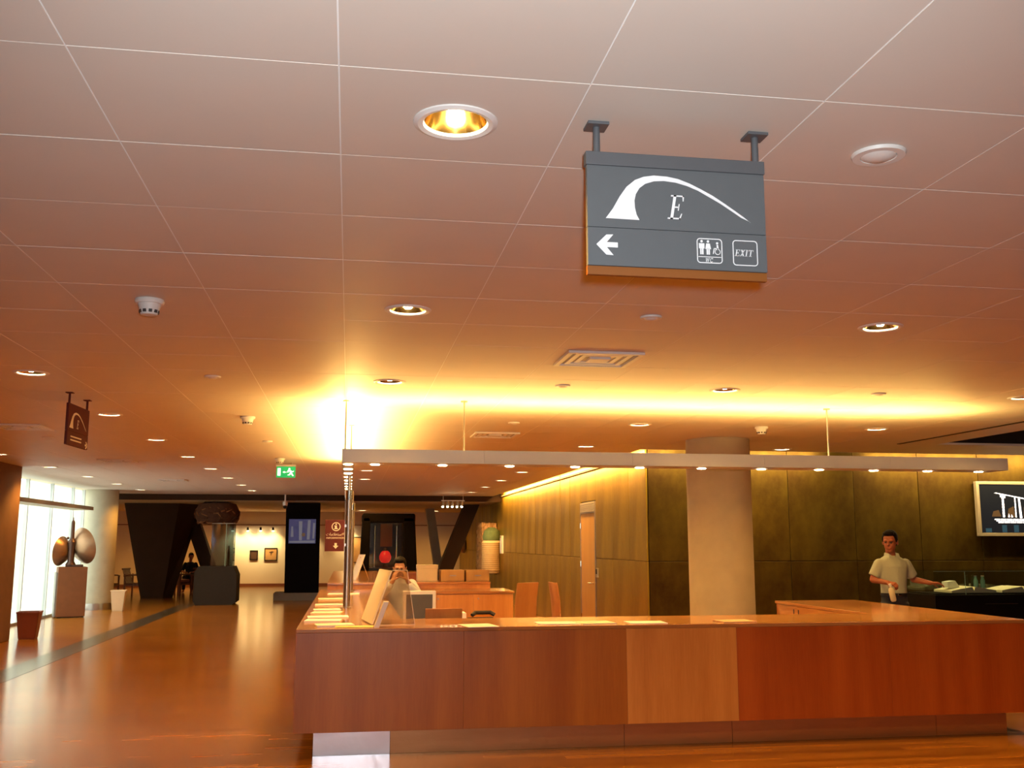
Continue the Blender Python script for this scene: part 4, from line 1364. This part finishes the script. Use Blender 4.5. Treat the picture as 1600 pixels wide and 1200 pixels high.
MB().loft([((0, 0, 0.972), .178, .132), ((0, 0, 1.004), .176, .130)], 28).build('belt', 'leather', man, True)
B(-0.022, 0.022, -0.142, -0.13, 0.974, 1.002).build('belt_buckle', 'chrome', man, bev=0.003)
for sd in (-1, 1):
    q = MB()
    q.capsule((sd * 0.115, 0.05, 0.045), 0.044, (sd * 0.128, -0.16, 0.035), 0.036)
    q.box(sd * 0.12 - 0.045, sd * 0.12 + 0.045, -0.19, 0.09, 0.0, 0.02)
    figure('shoe', man, 'leather', q, 0.01, 3)
bo = thing('spray_bottle', 'cream cleaning bottle held upside down by the standing man', 'bottle', (6.775, 11.905, 0.915))
MB().lathe([(0, 0.0), (0.028, 0.002), (0.036, 0.015), (0.036, 0.13), (0.030, 0.16), (0.014, 0.18), (0.014, 0.20), (0, 0.20)], 20).build('bottle_body', 'bottle', bo, True)
MB().lathe([(0, 0.19), (0.018, 0.19), (0.018, 0.225), (0, 0.225)], 16).build('cap', 'white_plastic', bo, True)
bo.rotation_euler = (R(5), R(-14), 0)

# receptionist behind the poster stand
wo = thing('person', 'seated receptionist in white shirt with hands raised to the face', 'person', (0.62, 12.5, 0))
sk = MB()
P, rot = head_prims(sk, (0.0, -0.05, 1.345), R(-6), R(14), 0.97)
sk.capsule((0, 0.02, 1.19), 0.052, (0, -0.02, 1.29), 0.047, 12)
sk.loft([((0, 0.04, 0.58), .15, .11), ((0, 0.04, 0.80), .135, .10), ((0, 0.03, 1.06), .15, .10), ((0, 0.02, 1.18), .11, .075), ((0, 0.02, 1.22), .055, .05)], 18)
for sd in (-1, 1):
    sk.capsule((sd * 0.145, 0.02, 1.14), 0.045, (sd * 0.22, -0.16, 1.02), 0.036)
    sk.capsule((sd * 0.22, -0.16, 1.02), 0.036, (sd * 0.085, -0.22, 1.19), 0.025)
    hand_prims(sk, (sd * 0.085, -0.22, 1.19), (-sd * 0.25, 0.12, 0.9), (-sd * 0.8, 0.5, 0), 0.45, -sd, 0.92)
    sk.capsule((sd * 0.085, 0.03, 0.60), 0.075, (sd * 0.10, -0.36, 0.60), 0.055)
    sk.capsule((sd * 0.10, -0.36, 0.60), 0.055, (sd * 0.10, -0.34, 0.10), 0.035)
figure('body', wo, 'skin_pale', sk, 0.007, 4)
face_and_hair(wo, P, rot, 0.97)
sh = MB()
sh.loft([((0, 0.04, 0.60), .168, .13), ((0, 0.04, 0.80), .155, .122), ((0, 0.03, 1.04), .175, .12), ((0, 0.02, 1.15), .155, .098), ((0, 0.02, 1.225), .075, .068)], 22)
for sd in (-1, 1):
    sh.sphere((sd * 0.15, 0.02, 1.14), (0.070, 0.066, 0.064), 14, 10)
    sh.cyl((sd * 0.15, 0.02, 1.14), (sd * 0.22, -0.155, 1.02), 0.064, 0.058, 14)
    sh.capsule((sd * 0.22, -0.16, 1.02), 0.055, (sd * 0.125, -0.205, 1.13), 0.046)
figure('shirt', wo, 'shirt_white', sh, 0.009, 8)
tr = MB()
tr.loft([((0, 0.04, 0.52), .17, .13), ((0, 0.04, 0.66), .165, .13)], 20)
for sd in (-1, 1):
    tr.capsule((sd * 0.085, 0.03, 0.60), 0.088, (sd * 0.10, -0.36, 0.60), 0.066)
    tr.cyl((sd * 0.10, -0.36, 0.60), (sd * 0.10, -0.34, 0.14), 0.066, 0.055, 14)
figure('trousers', wo, 'jeans', tr, 0.012, 4)
shell_chair((0.62, 12.58, 0), R(180), 'plywood chair under the seated receptionist', back=0.30, seat_z=0.49)

# seated visitor in black in the far lounge
vi = thing('person', 'person in black sitting in the far lounge beside the plinth', 'person', (-5.22, 35.3, 0))
sk = MB()
P, rot = head_prims(sk, (0.02, -0.03, 1.17), R(20), R(12))
sk.capsule((0, 0.02, 0.97), 0.055, (0.01, -0.01, 1.10), 0.05, 12)
sk.loft([((0, 0.05, 0.44), .15, .11), ((0, 0.05, 0.7), .14, .10), ((0, 0.03, 0.88), .15, .10), ((0, 0.02, 0.98), .10, .07)], 16)
for sd in (-1, 1):
    sk.capsule((sd * 0.17, 0.03, 0.92), 0.05, (sd * 0.26, -0.04, 0.70), 0.04)
    sk.capsule((sd * 0.26, -0.04, 0.70), 0.04, (sd * 0.12, -0.22, 0.66), 0.028)
    hand_prims(sk, (sd * 0.12, -0.22, 0.66), (-sd * 0.6, -0.7, 0), (0, 0, -1), 0.5, sd)
    sk.capsule((sd * 0.09, 0.02, 0.50), 0.075, (sd * 0.12, -0.40, 0.50), 0.055)
    sk.capsule((sd * 0.12, -0.40, 0.50), 0.055, (sd * 0.13, -0.38, 0.08), 0.036)
    sk.capsule((sd * 0.13, -0.36, 0.04), 0.036, (sd * 0.14, -0.54, 0.03), 0.028)
figure('body', vi, 'skin', sk, 0.009, 4)
face_and_hair(vi, P, rot)
sh = MB()
sh.loft([((0, 0.05, 0.46), .17, .13), ((0, 0.05, 0.7), .165, .125), ((0, 0.03, 0.88), .175, .12), ((0, 0.02, 0.99), .09, .075)], 20)
for sd in (-1, 1):
    sh.capsule((sd * 0.165, 0.03, 0.92), 0.066, (sd * 0.26, -0.04, 0.70), 0.056)
figure('shirt', vi, 'shirt_black', sh, 0.011, 4)
tr = MB()
tr.loft([((0, 0.05, 0.42), .17, .13), ((0, 0.05, 0.55), .165, .13)], 18)
for sd in (-1, 1):
    tr.capsule((sd * 0.09, 0.02, 0.50), 0.09, (sd * 0.12, -0.40, 0.50), 0.068)
    tr.cyl((sd * 0.12, -0.40, 0.50), (sd * 0.13, -0.38, 0.10), 0.066, 0.056, 14)
figure('trousers', vi, 'shirt_black', tr, 0.014, 3)

# ------------------------------------------------------------------ right side: television and book case
tv = thing('television', 'flat silver-framed television showing a temple on the bronze wall', 'television', (9.56, 14.295, 1.74))
TW, TH_ = 1.40, 0.84
fr = MB()
for a in ((0, TW, 0, .05), (0, TW, TH_ - .045, TH_), (0, .05, .05, TH_ - .045), (TW - .05, TW, .05, TH_ - .045)):
    fr.box(a[0], a[1], -0.10, -0.03, a[2], a[3])
fr.build('bezel', 'tv_frame', tv, bev=0.004)
B(0.06, TW - .06, -0.05, -0.002, .04, TH_ - .04).build('back_case', 'black', tv)
scn = B(0.05, TW - .05, -0.088, -0.06, .05, TH_ - .045).build('screen', 'screen', tv)
seg = []
for k in range(7):
    z = .29 + k * .046
    seg.append([(.425, z), (.462 - .002 * (k % 2), z), (.460, z + .038), (.427, z + .038)])
    seg.append([(.640, z), (.662, z), (.660, z + .040), (.642, z + .040)])
decal('temple_picture', seg + [[(.30, .662), (.335, .668), (.88, .575), (.86, .560)], [(.40, .60), (.49, .585), (.49, .625), (.40, .645)],
                               [(.715, .28), (.755, .28), (.735, .575), (.705, .575)], [(.86, .28), (.895, .28), (.89, .55), (.865, .55)],
                               [(.515, .29), (.545, .29), (.53, .35)], [(.565, .29), (.60, .29), (.575, .335)]], 'scr_white', scn, -0.088)
decal('subtitle_lines', [[(.28 + .03 * n + k * .105, z), (.375 + .03 * n + k * .105, z), (.375 + .03 * n + k * .105, z - .014), (.28 + .03 * n + k * .105, z - .014)]
                         for n, z in enumerate((.264, .240, .216)) for k in range(7 if n < 2 else 6)], 'scr_white', scn, -0.088)
decal('reflected_water', [[(.40, .17), (.48, .17), (.48, .06), (.40, .06)], [(.60, .17), (.68, .17), (.68, .06), (.60, .06)], [(.12, .12), (.22, .12), (.22, .06), (.12, .06)], [(.80, .17), (.90, .17), (.90, .06), (.80, .06)]], 'scr_cyan', scn, -0.088)
decal('dim_masonry', [[(.24, .30), (.40, .30), (.36, .40), (.27, .38)], [(.50, .29), (.63, .29), (.62, .46), (.53, .42)], [(.78, .29), (.85, .29), (.84, .46), (.79, .44)]], 'scr_brown', scn, -0.0875)

bc = thing('book_case', 'black museum case with glass cover holding open books', 'display case', (7.98, 12.95, 0))
B(0.0, 2.9, 0.0, 0.75, 0.06, 0.93).build('base', 'black', bc, bev=0.004)
B(0.05, 2.85, 0.05, 0.70, 0.0, 0.06).build('plinth', 'black', bc)
B(0.03, 2.87, 0.03, 0.72, 0.93, 0.945).build('deck', 'black_cloth', bc)
for a, b in ((0.0, 0.47), (0.474, 1.65), (1.654, 2.9)):
    B(a, b, 0.0, 0.006, 0.93, 1.245).build('glass_pane', 'glass', bc)
B(0.0, 0.006, 0.006, 0.744, 0.93, 1.245).build('glass_pane', 'glass', bc)
B(0.0, 2.9, 0.744, 0.75, 0.93, 1.245).build('glass_pane', 'glass', bc)
B(0.0, 2.9, 0.0, 0.75, 1.246, 1.252).build('glass_pane', 'glass', bc)
B(0.469, 0.475, -0.001, 0.006, 0.93, 1.245).build('glass_joint', 'glass_edge', bc)
B(0.0, 2.9, -0.002, 0.001, 1.246, 1.252).build('glass_joint', 'glass_edge', bc)
B(0.75, 1.25, -0.004, -0.001, 0.80, 0.806).build('lock_strip', 'steel', bc)


def open_book(loc, wd, dp, rz, label, th=0.05):
    t = thing('open_book', label, 'book', loc, rz, 'open books in the glass case')
    for sd in (-1, 1):
        mb = MB()
        prof = [(0.0, th * 0.35), (0.05, th * 0.95), (0.12, th), (0.6, th * 0.7), (1.0, th * 0.42)]
        pts = [(sd * u * wd, v) for u, v in prof] + [(sd * wd, 0.006), (0, 0.006)]
        mb.prism(pts, 0, dp)
        mb.build('page_block', 'paper_cream', t)
    B(-wd - .012, wd + .012, -0.008, dp + .008, 0, 0.006).build('cover', 'leather', t)
    return t


open_book((8.65, 13.06, 0.945), 0.34, 0.44, 0, 'large open book behind the glass joint of the case', 0.085)
open_book((9.42, 13.06, 0.945), 0.34, 0.44, 0, 'large open book at the right edge of the case', 0.085)
cd = thing('caption_card', 'folded white caption card lying on the open book', 'card', (8.42, 13.22, 1.01), R(8))
MB().prism([(-.07, 0), (.14, .0), (.06, .10), (-.07, .085)], 0.0, 0.12).build('card', 'paper', cd)
for k, x in enumerate((9.03, 9.14)):
    t = thing('glass_vial', ['small teal glass vial in the case, left one', 'small teal glass vial in the case, right one'][k], 'vial', (x, 13.58, 0.945), 0, 'glass vials in the case')
    MB().lathe([(0, 0), (0.03, 0), (0.032, 0.15), (0.02, 0.18), (0.02, 0.21), (0, 0.21)], 16).build('body', 'vial', t, True)
    MB().lathe([(0, 0.21), (0.022, 0.21), (0.022, 0.225), (0, 0.225)], 12).build('stopper', 'steel', t, True)

# ------------------------------------------------------------------ left side
def waste_bin(loc, w0, w1, hh, m, label):
    t = thing('waste_bin', label, 'waste bin', loc, R(6), 'square tapered waste bins')
    a, b = w0 / 2, w1 / 2
    q = lambda s_, z: [(-s_, -s_, z), (s_, -s_, z), (s_, s_, z), (-s_, s_, z)]
    for i in range(4):
        p0, p1, p2, p3 = q(a, 0.02)[i], q(a, 0.02)[(i + 1) % 4], q(b, hh)[(i + 1) % 4], q(b, hh)[i]
        n = Vector(((-p0[0] - p1[0]) / 2, (-p0[1] - p1[1]) / 2, 0)).normalized() * 0.012
        inn = [tuple(Vector(p) + n) for p in (p0, p1, p2, p3)]
        MB().hexa([p0, p1, p2, p3], inn).build('side', m, t)
    B(-a + .006, a - .006, -a + .006, a - .006, 0.0, 0.03).build('bottom', m, t)
    rim = MB()
    for sx_, sy_ in ((0, -1), (0, 1), (-1, 0), (1, 0)):
        if sy_:
            rim.box(-b - .006, b + .006, sy_ * b - .008, sy_ * b + .008, hh - .018, hh + .004)
        else:
            rim.box(sx_ * b - .008, sx_ * b + .008, -b + .008, b - .008, hh - .018, hh + .004)
    rim.build('rim', m, t)


waste_bin((-5.43, 18.85, 0), 0.27, 0.36, 0.46, 'bin_red', 'red-brown tapered waste bin at the left edge by the pier')
waste_bin((-5.50, 26.05, 0), 0.25, 0.34, 0.49, 'bin_cream', 'cream tapered waste bin beside the round column')

pd = thing('pedestal', 'brown stone pedestal standing before the bright glass front', 'pedestal', (-6.12, 24.15, 0), R(19))
B(-0.31, 0.29, -0.28, 0.28, 0.02, 1.10).build('block', 'pedestal', pd, bev=0.008)
B(-0.29, 0.27, -0.26, 0.26, 0.0, 0.02).build('shadow_gap', 'black', pd)
B(-0.345, -0.311, -0.24, 0.24, 0.02, 0.98).build('side_slab', 'plinth_grey', pd, bev=0.004)
scu = thing('bronze_sculpture', 'bronze sculpture of two dishes around a spire on the pedestal', 'sculpture', (-6.10, 24.12, 1.10), R(10))
dish = [(0.0, -0.02), (0.16, 0.02), (0.30, 0.10), (0.40, 0.22), (0.415, 0.235), (0.39, 0.235), (0.28, 0.13), (0.15, 0.05), (0.0, 0.01)]


def half_dish(turn, x, tilt, zc, sc):
    mb = MB().lathe([(r * sc, hh * sc) for r, hh in dish], 32)
    m_ = Matrix.Translation((x, 0, zc)) @ Matrix.Rotation(R(turn), 4, 'Z') @ Matrix.Rotation(R(tilt), 4, 'Y')
    bmesh.ops.transform(mb.bm, matrix=m_, verts=mb.bm.verts)
    return mb


half_dish(40, 0.01, 78, 0.42, 1.0).build('dish', 'shell', scu, True)
half_dish(-25, -0.12, -84, 0.33, 0.80).build('dish', 'shell', scu, True)
sp = MB().lathe([(0, 0), (0.10, 0), (0.11, 0.05), (0.07, 0.12), (0.075, 0.45), (0.09, 0.55), (0.05, 0.62), (0.042, 0.66), (0.040, 0.98), (0.030, 1.02), (0.012, 1.04), (0.008, 1.10), (0, 1.11)], 20, (-0.06, 0, 0))
sp.build('spire', 'shell_dark', scu, True)
B(-0.16, 0.2, -0.10, 0.10, 0.0, 0.05).build('base', 'shell_dark', scu, bev=0.01)
MB().sphere((-0.31, 0, 0.33), (0.035, 0.035, 0.04)).build('knob', 'shell_dark', scu, True)
MB().sphere((-0.15, 0, 0.64), (0.03, 0.03, 0.03)).build('knob', 'shell_dark', scu, True)

# chamfered charcoal plinth with glass case
pli = thing('display_plinth', 'charcoal chamfered plinth with tall blue glass case', 'display case', (-3.47, 28.4, 0))
cp = [(-0.56, 0.10), (-0.50, 0.0), (0.44, 0.0), (0.54, 0.08), (0.54, 0.78), (0.44, 1.01), (-0.46, 1.01), (-0.56, 0.86)]
MB().prism(cp, -0.42, 0.42).build('block', 'charcoal', pli, bev=0.005)
for a in ((-0.19, 0.39, -0.16, -0.152), (-0.19, 0.39, 0.292, 0.30), (-0.19, -0.182, -0.152, 0.292), (0.382, 0.39, -0.152, 0.292)):
    B(a[0], a[1], a[2], a[3], 1.01, 2.14).build('glass_pane', 'glass_blue', pli)
B(-0.19, 0.39, -0.16, 0.30, 2.14, 2.16).build('case_top', 'louvre', pli)
B(0.18, 0.20, -0.161, -0.15, 1.01, 2.14).build('glass_joint', 'glass_edge', pli)
vs_ = thing('figurine', 'slender dark figurine standing inside the glass case', 'figurine', (-3.22, 28.45, 1.01))
MB().lathe([(0, 0), (0.06, 0), (0.06, 0.02), (0.02, 0.03), (0.03, 0.2), (0.045, 0.32), (0.03, 0.42), (0.018, 0.46), (0.028, 0.5), (0.02, 0.54), (0, 0.55)], 18).build('body', 'shell_dark', vs_, True)
B(-0.07, 0.07, -0.07, 0.07, 0.0, 0.008).build('stand', 'black', vs_)
# woven dome hung from the ceiling
nest = thing('woven_dome', 'dark brown woven twig dome hung above the glass case', 'sculpture', (-3.77, 30.1, 2.16))
cr_ = MB()
cr_.lathe([(0, 0.03), (0.35, 0.0), (0.54, 0.06), (0.61, 0.2), (0.60, 0.42), (0.52, 0.58), (0.30, 0.63), (0, 0.635)], 28)
cr_.build('core', 'nest', nest, True)
rng = random.Random(3)
for k in range(110):
    a, z = rng.uniform(0, 2 * PI), rng.uniform(0.04, 0.58)
    rr = 0.60 * math.sqrt(max(0.1, 1 - ((z - 0.26) / 0.42) ** 2)) + 0.02
    pts = []
    da, dz = rng.uniform(0.15, 0.45) * rng.choice((-1, 1)), rng.uniform(-0.16, 0.16)
    for q in range(4):
        t_ = q / 3
        aa, zz = a + da * t_, min(0.62, max(0.02, z + dz * t_))
        r2 = 0.62 * math.sqrt(max(0.08, 1 - ((zz - 0.26) / 0.42) ** 2)) + 0.012
        pts.append((r2 * math.cos(aa), r2 * math.sin(aa), zz))
    MB().tube(pts, rng.uniform(0.012, 0.026), 5).build('twig', rng.choice(('nest', 'twig')), nest)
MB().cyl((0, 0, 0.62), (0, 0, 0.64), 0.05, n=12).build('mount', 'black', nest)

# slatted lounge furniture
def slat_chair(loc, rz, label, m='red_wood', cushion=False):
    t = thing('slatted_armchair', label, 'chair', loc, rz, 'slatted wooden lounge chairs')
    for x in (-0.32, 0.32):
        for y, hh in ((-0.28, 0.60), (0.28, 0.66)):
            B(x - 0.022, x + 0.022, y - 0.022, y + 0.022, 0, hh).build('leg', m, t)
        MB().tube([(x, -0.34, 0.60), (x, -0.1, 0.63), (x, 0.15, 0.64), (x, 0.32, 0.60)], 0.024, 8).build('armrest', m, t, True)
        B(x - 0.018, x + 0.018, -0.26, 0.26, 0.30, 0.35).build('side_rail', m, t)
    B(-0.30, 0.30, -0.30, -0.26, 0.30, 0.36).build('front_rail', m, t)
    B(-0.30, 0.30, 0.26, 0.30, 0.30, 0.36).build('rear_rail', m, t)
    for k in range(6):
        x = -0.25 + k * 0.10
        MB().hexa([(x - .02, .25, .36), (x + .02, .25, .36), (x + .02, .27, .36), (x - .02, .27, .36)], [(x - .02, .37, .80), (x + .02, .37, .80), (x + .02, .39, .80), (x - .02, .39, .80)]).build('back_slat', m, t)
    B(-0.32, 0.32, 0.36, 0.40, 0.79, 0.84).build('top_rail', m, t, bev=0.01)
    for k in range(5):
        y = -0.24 + k * 0.115
        B(-0.30, 0.30, y - 0.03, y + 0.03, 0.36, 0.378).build('seat_slat', m, t)
    if cushion:
        B(-0.28, 0.28, -0.26, 0.25, 0.38, 0.47).build('seat_cushion', 'cushion', t, bev=0.03)
    return t


slat_chair((-6.55, 33.6, 0), R(80), 'slatted wooden armchair between round column and dark pier')
slat_chair((-7.45, 33.3, 0), R(175), 'slatted wooden armchair half behind the round column')
slat_chair((-5.40, 34.0, 0), R(150), 'cushioned armchair just right of the dark tapered pier', cushion=True)
slat_chair((-4.45, 33.75, 0), R(165), 'cushioned armchair in front of the seated visitor', cushion=True)
slat_chair((-5.22, 35.32, 0), R(0), 'armchair the visitor in black is sitting in')

# black totem with screen
tt = thing('screen_totem', 'tall black totem with a lit screen on a grey base', 'display totem', (-1.33, 30.2, 0))
MB().hexa([(-0.47, -0.2, 0.21), (0.49, -0.2, 0.21), (0.49, 0.35, 0.21), (-0.47, 0.35, 0.21)], [(-0.50, -0.2, 2.78), (0.47, -0.2, 2.78), (0.47, 0.35, 2.78), (-0.50, 0.35, 2.78)]).build('tower', 'black_cloth', tt)
B(-0.76, 0.55, -0.45, 0.6, 0.0, 0.21).build('base', 'plinth_grey', tt, bev=0.006)
ss = B(-0.40, 0.37, -0.225, -0.201, 1.61, 2.31).build('screen', 'scr_blue', tt)
decal('screen_picture', [[(-.38, 1.63), (.35, 1.63), (.35, 1.70), (-.38, 1.68)], [(-.10, 1.70), (-.02, 1.70), (-.02, 2.25), (-.12, 2.25)], [(.12, 1.72), (.20, 1.72), (.22, 2.28), (.14, 2.28)],
                         [(.28, 1.75), (.33, 1.75), (.35, 2.2), (.29, 2.2)], [(-.34, 1.8), (-.26, 1.8), (-.28, 2.1), (-.33, 2.1)]], 'scr_grey', ss, -0.225)
decal('screen_highlight', [circle(0.02, 1.86, 0.055, 14)], 'scr_brown', ss, -0.225)
cc = thing('security_camera', 'small white security camera hung near the black totem', 'camera', (-1.76, 28.4, ZC))
MB().cyl((0, 0, 0), (0, 0, -0.22), 0.02, n=10).build('stem', 'white_plastic', cc, True)
MB().lathe([(0, -0.20), (0.07, -0.20), (0.075, -0.28), (0.05, -0.33), (0, -0.33)], 18).build('housing', 'white_plastic', cc, True)
MB().sphere((0.0, -0.02, -0.34), 0.055).build('dome', 'black', cc, True)

# black display booth behind the rear counter
bb = thing('display_booth', 'black tapered display booth with glowing red vessel behind glass', 'display booth', (0.85, 21.9, 0))
for x0, x1, xt0, xt1 in ((-0.66, -0.42, -0.57, -0.40), (0.32, 0.68, 0.30, 0.55)):
    MB().hexa([(x0, 0, 0), (x1, 0, 0), (x1, 0.9, 0), (x0, 0.9, 0)], [(xt0, 0, 2.18), (xt1, 0, 2.18), (xt1, 0.9, 2.18), (xt0, 0.9, 2.18)]).build('side_curtain', 'black_cloth', bb, bev=0.02)
B(-0.58, 0.56, 0, 0.9, 2.06, 2.26).build('canopy', 'black_cloth', bb, bev=0.04)
B(-0.43, 0.33, 0.02, 0.9, 0.0, 1.10).build('base', 'black', bb)
B(-0.43, 0.33, 0.82, 0.9, 1.10, 2.06).build('rear_panel', 'black', bb)
B(-0.41, 0.31, 0.05, 0.056, 1.10, 2.06).build('glass_pane', 'glass', bb)
for x in (-0.30, 0.18):
    MB().cyl((x, 0.3, 1.10), (x, 0.3, 2.0), 0.02, n=12).build('glass_tube', 'chrome', bb, True)
rv = thing('red_vessel', 'glowing red round vessel inside the black booth', 'vessel', (-0.06 + 0.85, 22.3, 1.10))
MB().lathe([(0, 0.10), (0.08, 0.11), (0.12, 0.17), (0.13, 0.24), (0.10, 0.32), (0.06, 0.36), (0, 0.36)], 24).build('bowl', 'red_glow', rv, True)
MB().lathe([(0, 0), (0.09, 0), (0.05, 0.03), (0.04, 0.10), (0, 0.10)], 20).build('stand', 'black', rv, True)
MB().lathe([(0, 0.36), (0.04, 0.36), (0.04, 0.41), (0, 0.42)], 16).build('neck', 'shell_dark', rv, True)
ban = thing('hanging_banner', 'dim rose banner hanging behind the red vessel in the booth', 'banner', (0.82, 22.68, 1.55))
B(-0.13, 0.13, 0.0, 0.01, 0, 0.50).build('cloth', 'cushion', ban)
B(-0.14, 0.14, -0.005, 0.015, 0.50, 0.515).build('top_rod', 'shell_dark', ban)

# pictures on the gallery wall with their lamps
pics = [(-3.55, 0.30, 0.98, 1.34, 'art_dark', 'small dark framed picture, leftmost on the far cream wall'),
        (-2.92, 0.48, 0.95, 1.43, 'art_tan', 'square framed picture with dark figure left of the totem'),
        (-1.95, 0.30, 0.95, 1.43, 'art_tan', 'framed picture half hidden by the black totem'),
        (0.27, 0.50, 0.86, 1.85, 'art_tan', 'tall brown picture between steel pole and black booth')]
for x, wd, z0, z1, m, lab in pics:
    t = thing('framed_picture', lab, 'picture', (x, 39.6, z0), 0, 'pictures on the far gallery wall')
    hh = z1 - z0
    f_ = MB()
    for a in ((-wd / 2, wd / 2, 0, .03), (-wd / 2, wd / 2, hh - .03, hh), (-wd / 2, -wd / 2 + .03, .03, hh - .03), (wd / 2 - .03, wd / 2, .03, hh - .03)):
        f_.box(a[0], a[1], -0.04, -0.001, a[2], a[3])
    f_.build('frame', 'black', t)
    cnv = B(-wd / 2 + .03, wd / 2 - .03, -0.02, -0.002, .03, hh - .03).build('canvas', m, t)
    if m == 'art_tan' and wd < 0.49:
        decal('painted_figure', [[(-.08, hh * .66), (-.01, hh * .58), (.0, hh * .35), (.04, hh * .58), (.12, hh * .7), (.03, hh * .74)]], 'art_dark', cnv, -0.02)
plamps = [(-4.35, 'picture lamp farthest left on the far wall'), (-3.79, 'picture lamp over the small dark picture'), (-3.32, 'picture lamp between the two left pictures'), (-2.86, 'picture lamp over the square picture'),
          (-1.6, 'picture lamp behind the black totem'), (0.05, 'picture lamp beside the steel pole')]
for x, lab in plamps:
    t = thing('picture_lamp', lab, 'lamp', (x, 39.57, 2.14), 0, 'picture lamps on the far wall')
    MB().cyl((0, 0, 0.02), (0, -0.18, 0.02), 0.012, n=10).build('arm', 'black', t, True)
    MB().cyl((0, -0.18, 0.06), (0, -0.14, -0.05), 0.035, 0.05, n=14).build('shade', 'black', t, True)
    MB().sphere((0, -0.142, -0.05), 0.04, 12, 8).build('bulb', 'lens', t, True)
    lamp('SPOT', 'picture_beam', (0, -0.5, -0.05), K_PIC, (1.0, 0.72, 0.32), (R(38), 0, 0), t, spot_size=R(95), spot_blend=0.9, shadow_soft_size=0.05)

# wall pieces on the brass wall
rel = thing('wall_relief', 'carved bark relief with pale ribbed basket on the brass wall', 'sculpture', (4.20, 29.5, 0.75))
rb = MB()
rb.box(-0.35, 0.08, -0.1, 1.2, 0.0, 1.45)
o = rb.build('bark_slab', 'rough_brown', rel)
sb = o.modifiers.new('sub', 'SUBSURF')
sb.levels = sb.render_levels = 5
sb.subdivision_type = 'SIMPLE'
dt = o.modifiers.new('rough', 'DISPLACE')
tx = bpy.data.textures.new('bark_clouds', 'CLOUDS')
tx.noise_scale = 0.12
dt.texture = tx
dt.strength = 0.12
MB().lathe([(0, 0.0), (0.25, 0.0), (0.28, 0.1), (0.28, 0.88), (0.25, 0.92), (0, 0.92)], 28, (-0.12, -0.45, 0.02)).build('basket', 'basket', rel, True)
for k in range(14):
    MB().lathe([(0.272, -0.012), (0.292, -0.012), (0.292, 0.012), (0.272, 0.012)], 28, (-0.12, -0.45, 0.10 + k * 0.058), close=True).build('basket_band', 'basket_dark', rel, True)
MB().lathe([(0, 0.0), (0.24, 0.0), (0.27, 0.1), (0.22, 0.28), (0.1, 0.37), (0, 0.38)], 24, (-0.12, -0.45, 0.945)).build('tuft', 'moss', rel, True)
wp = thing('wall_plaque', 'white upright plaque on the brass wall by the basket relief', 'plaque', (4.295, 28.3, 1.33))
B(-0.06, 0.0, -0.14, 0.14, 0, 0.5).build('board', 'paper', wp, bev=0.004)
B(-0.064, -0.06, -0.12, 0.12, 0.44, 0.48).build('heading_band', 'paper_tan', wp)
ms = thing('wall_mask', 'small carved brown figure at the far end of the brass wall', 'sculpture', (4.2, 37.5, 1.25))
MB().loft([((0, 0, 0), .06, .10), ((-.05, 0, .2), .16, .26), ((-.04, 0, .45), .13, .2), ((0, 0, .7), .05, .08)], 16).build('body', 'basket', ms, True)
MB().sphere((-0.03, 0, 0.74), (0.07, 0.09, 0.09)).build('head', 'rough_brown', ms, True)
# spotlights on a rail near the strut
tk = thing('track_lights', 'rail of small gallery spotlights before the slanting strut', 'track light', (2.78, 27.6, 2.72))
B(-0.30, 0.34, -0.02, 0.02, 0.04, 0.07).build('rail', 'white_plastic', tk)
for x in (-0.25, 0.30):
    MB().cyl((x, 0, 0.07), (x, 0, ZC - 2.72), 0.006, n=8).build('hanger', 'white_plastic', tk)
for k in range(5):
    x = -0.24 + k * 0.13
    hd_ = MB().cyl((x, 0, 0.04), (x - 0.02, -0.03, -0.10), 0.022, 0.035, n=12).build('spot_head', 'louvre', tk, True)
    if k in (1, 3):
        lamp('SPOT', 'gallery_spot', (x, 0.1, -0.14), 60, (1.0, 0.68, 0.28), (R(62), 0, R(-38)), tk, spot_size=R(60), spot_blend=0.8, shadow_soft_size=0.03)
    MB().sphere((x - 0.022, -0.033, -0.115), (0.03, 0.03, 0.02), 12, 8).build('spot_bulb', 'lens', hd_, True)
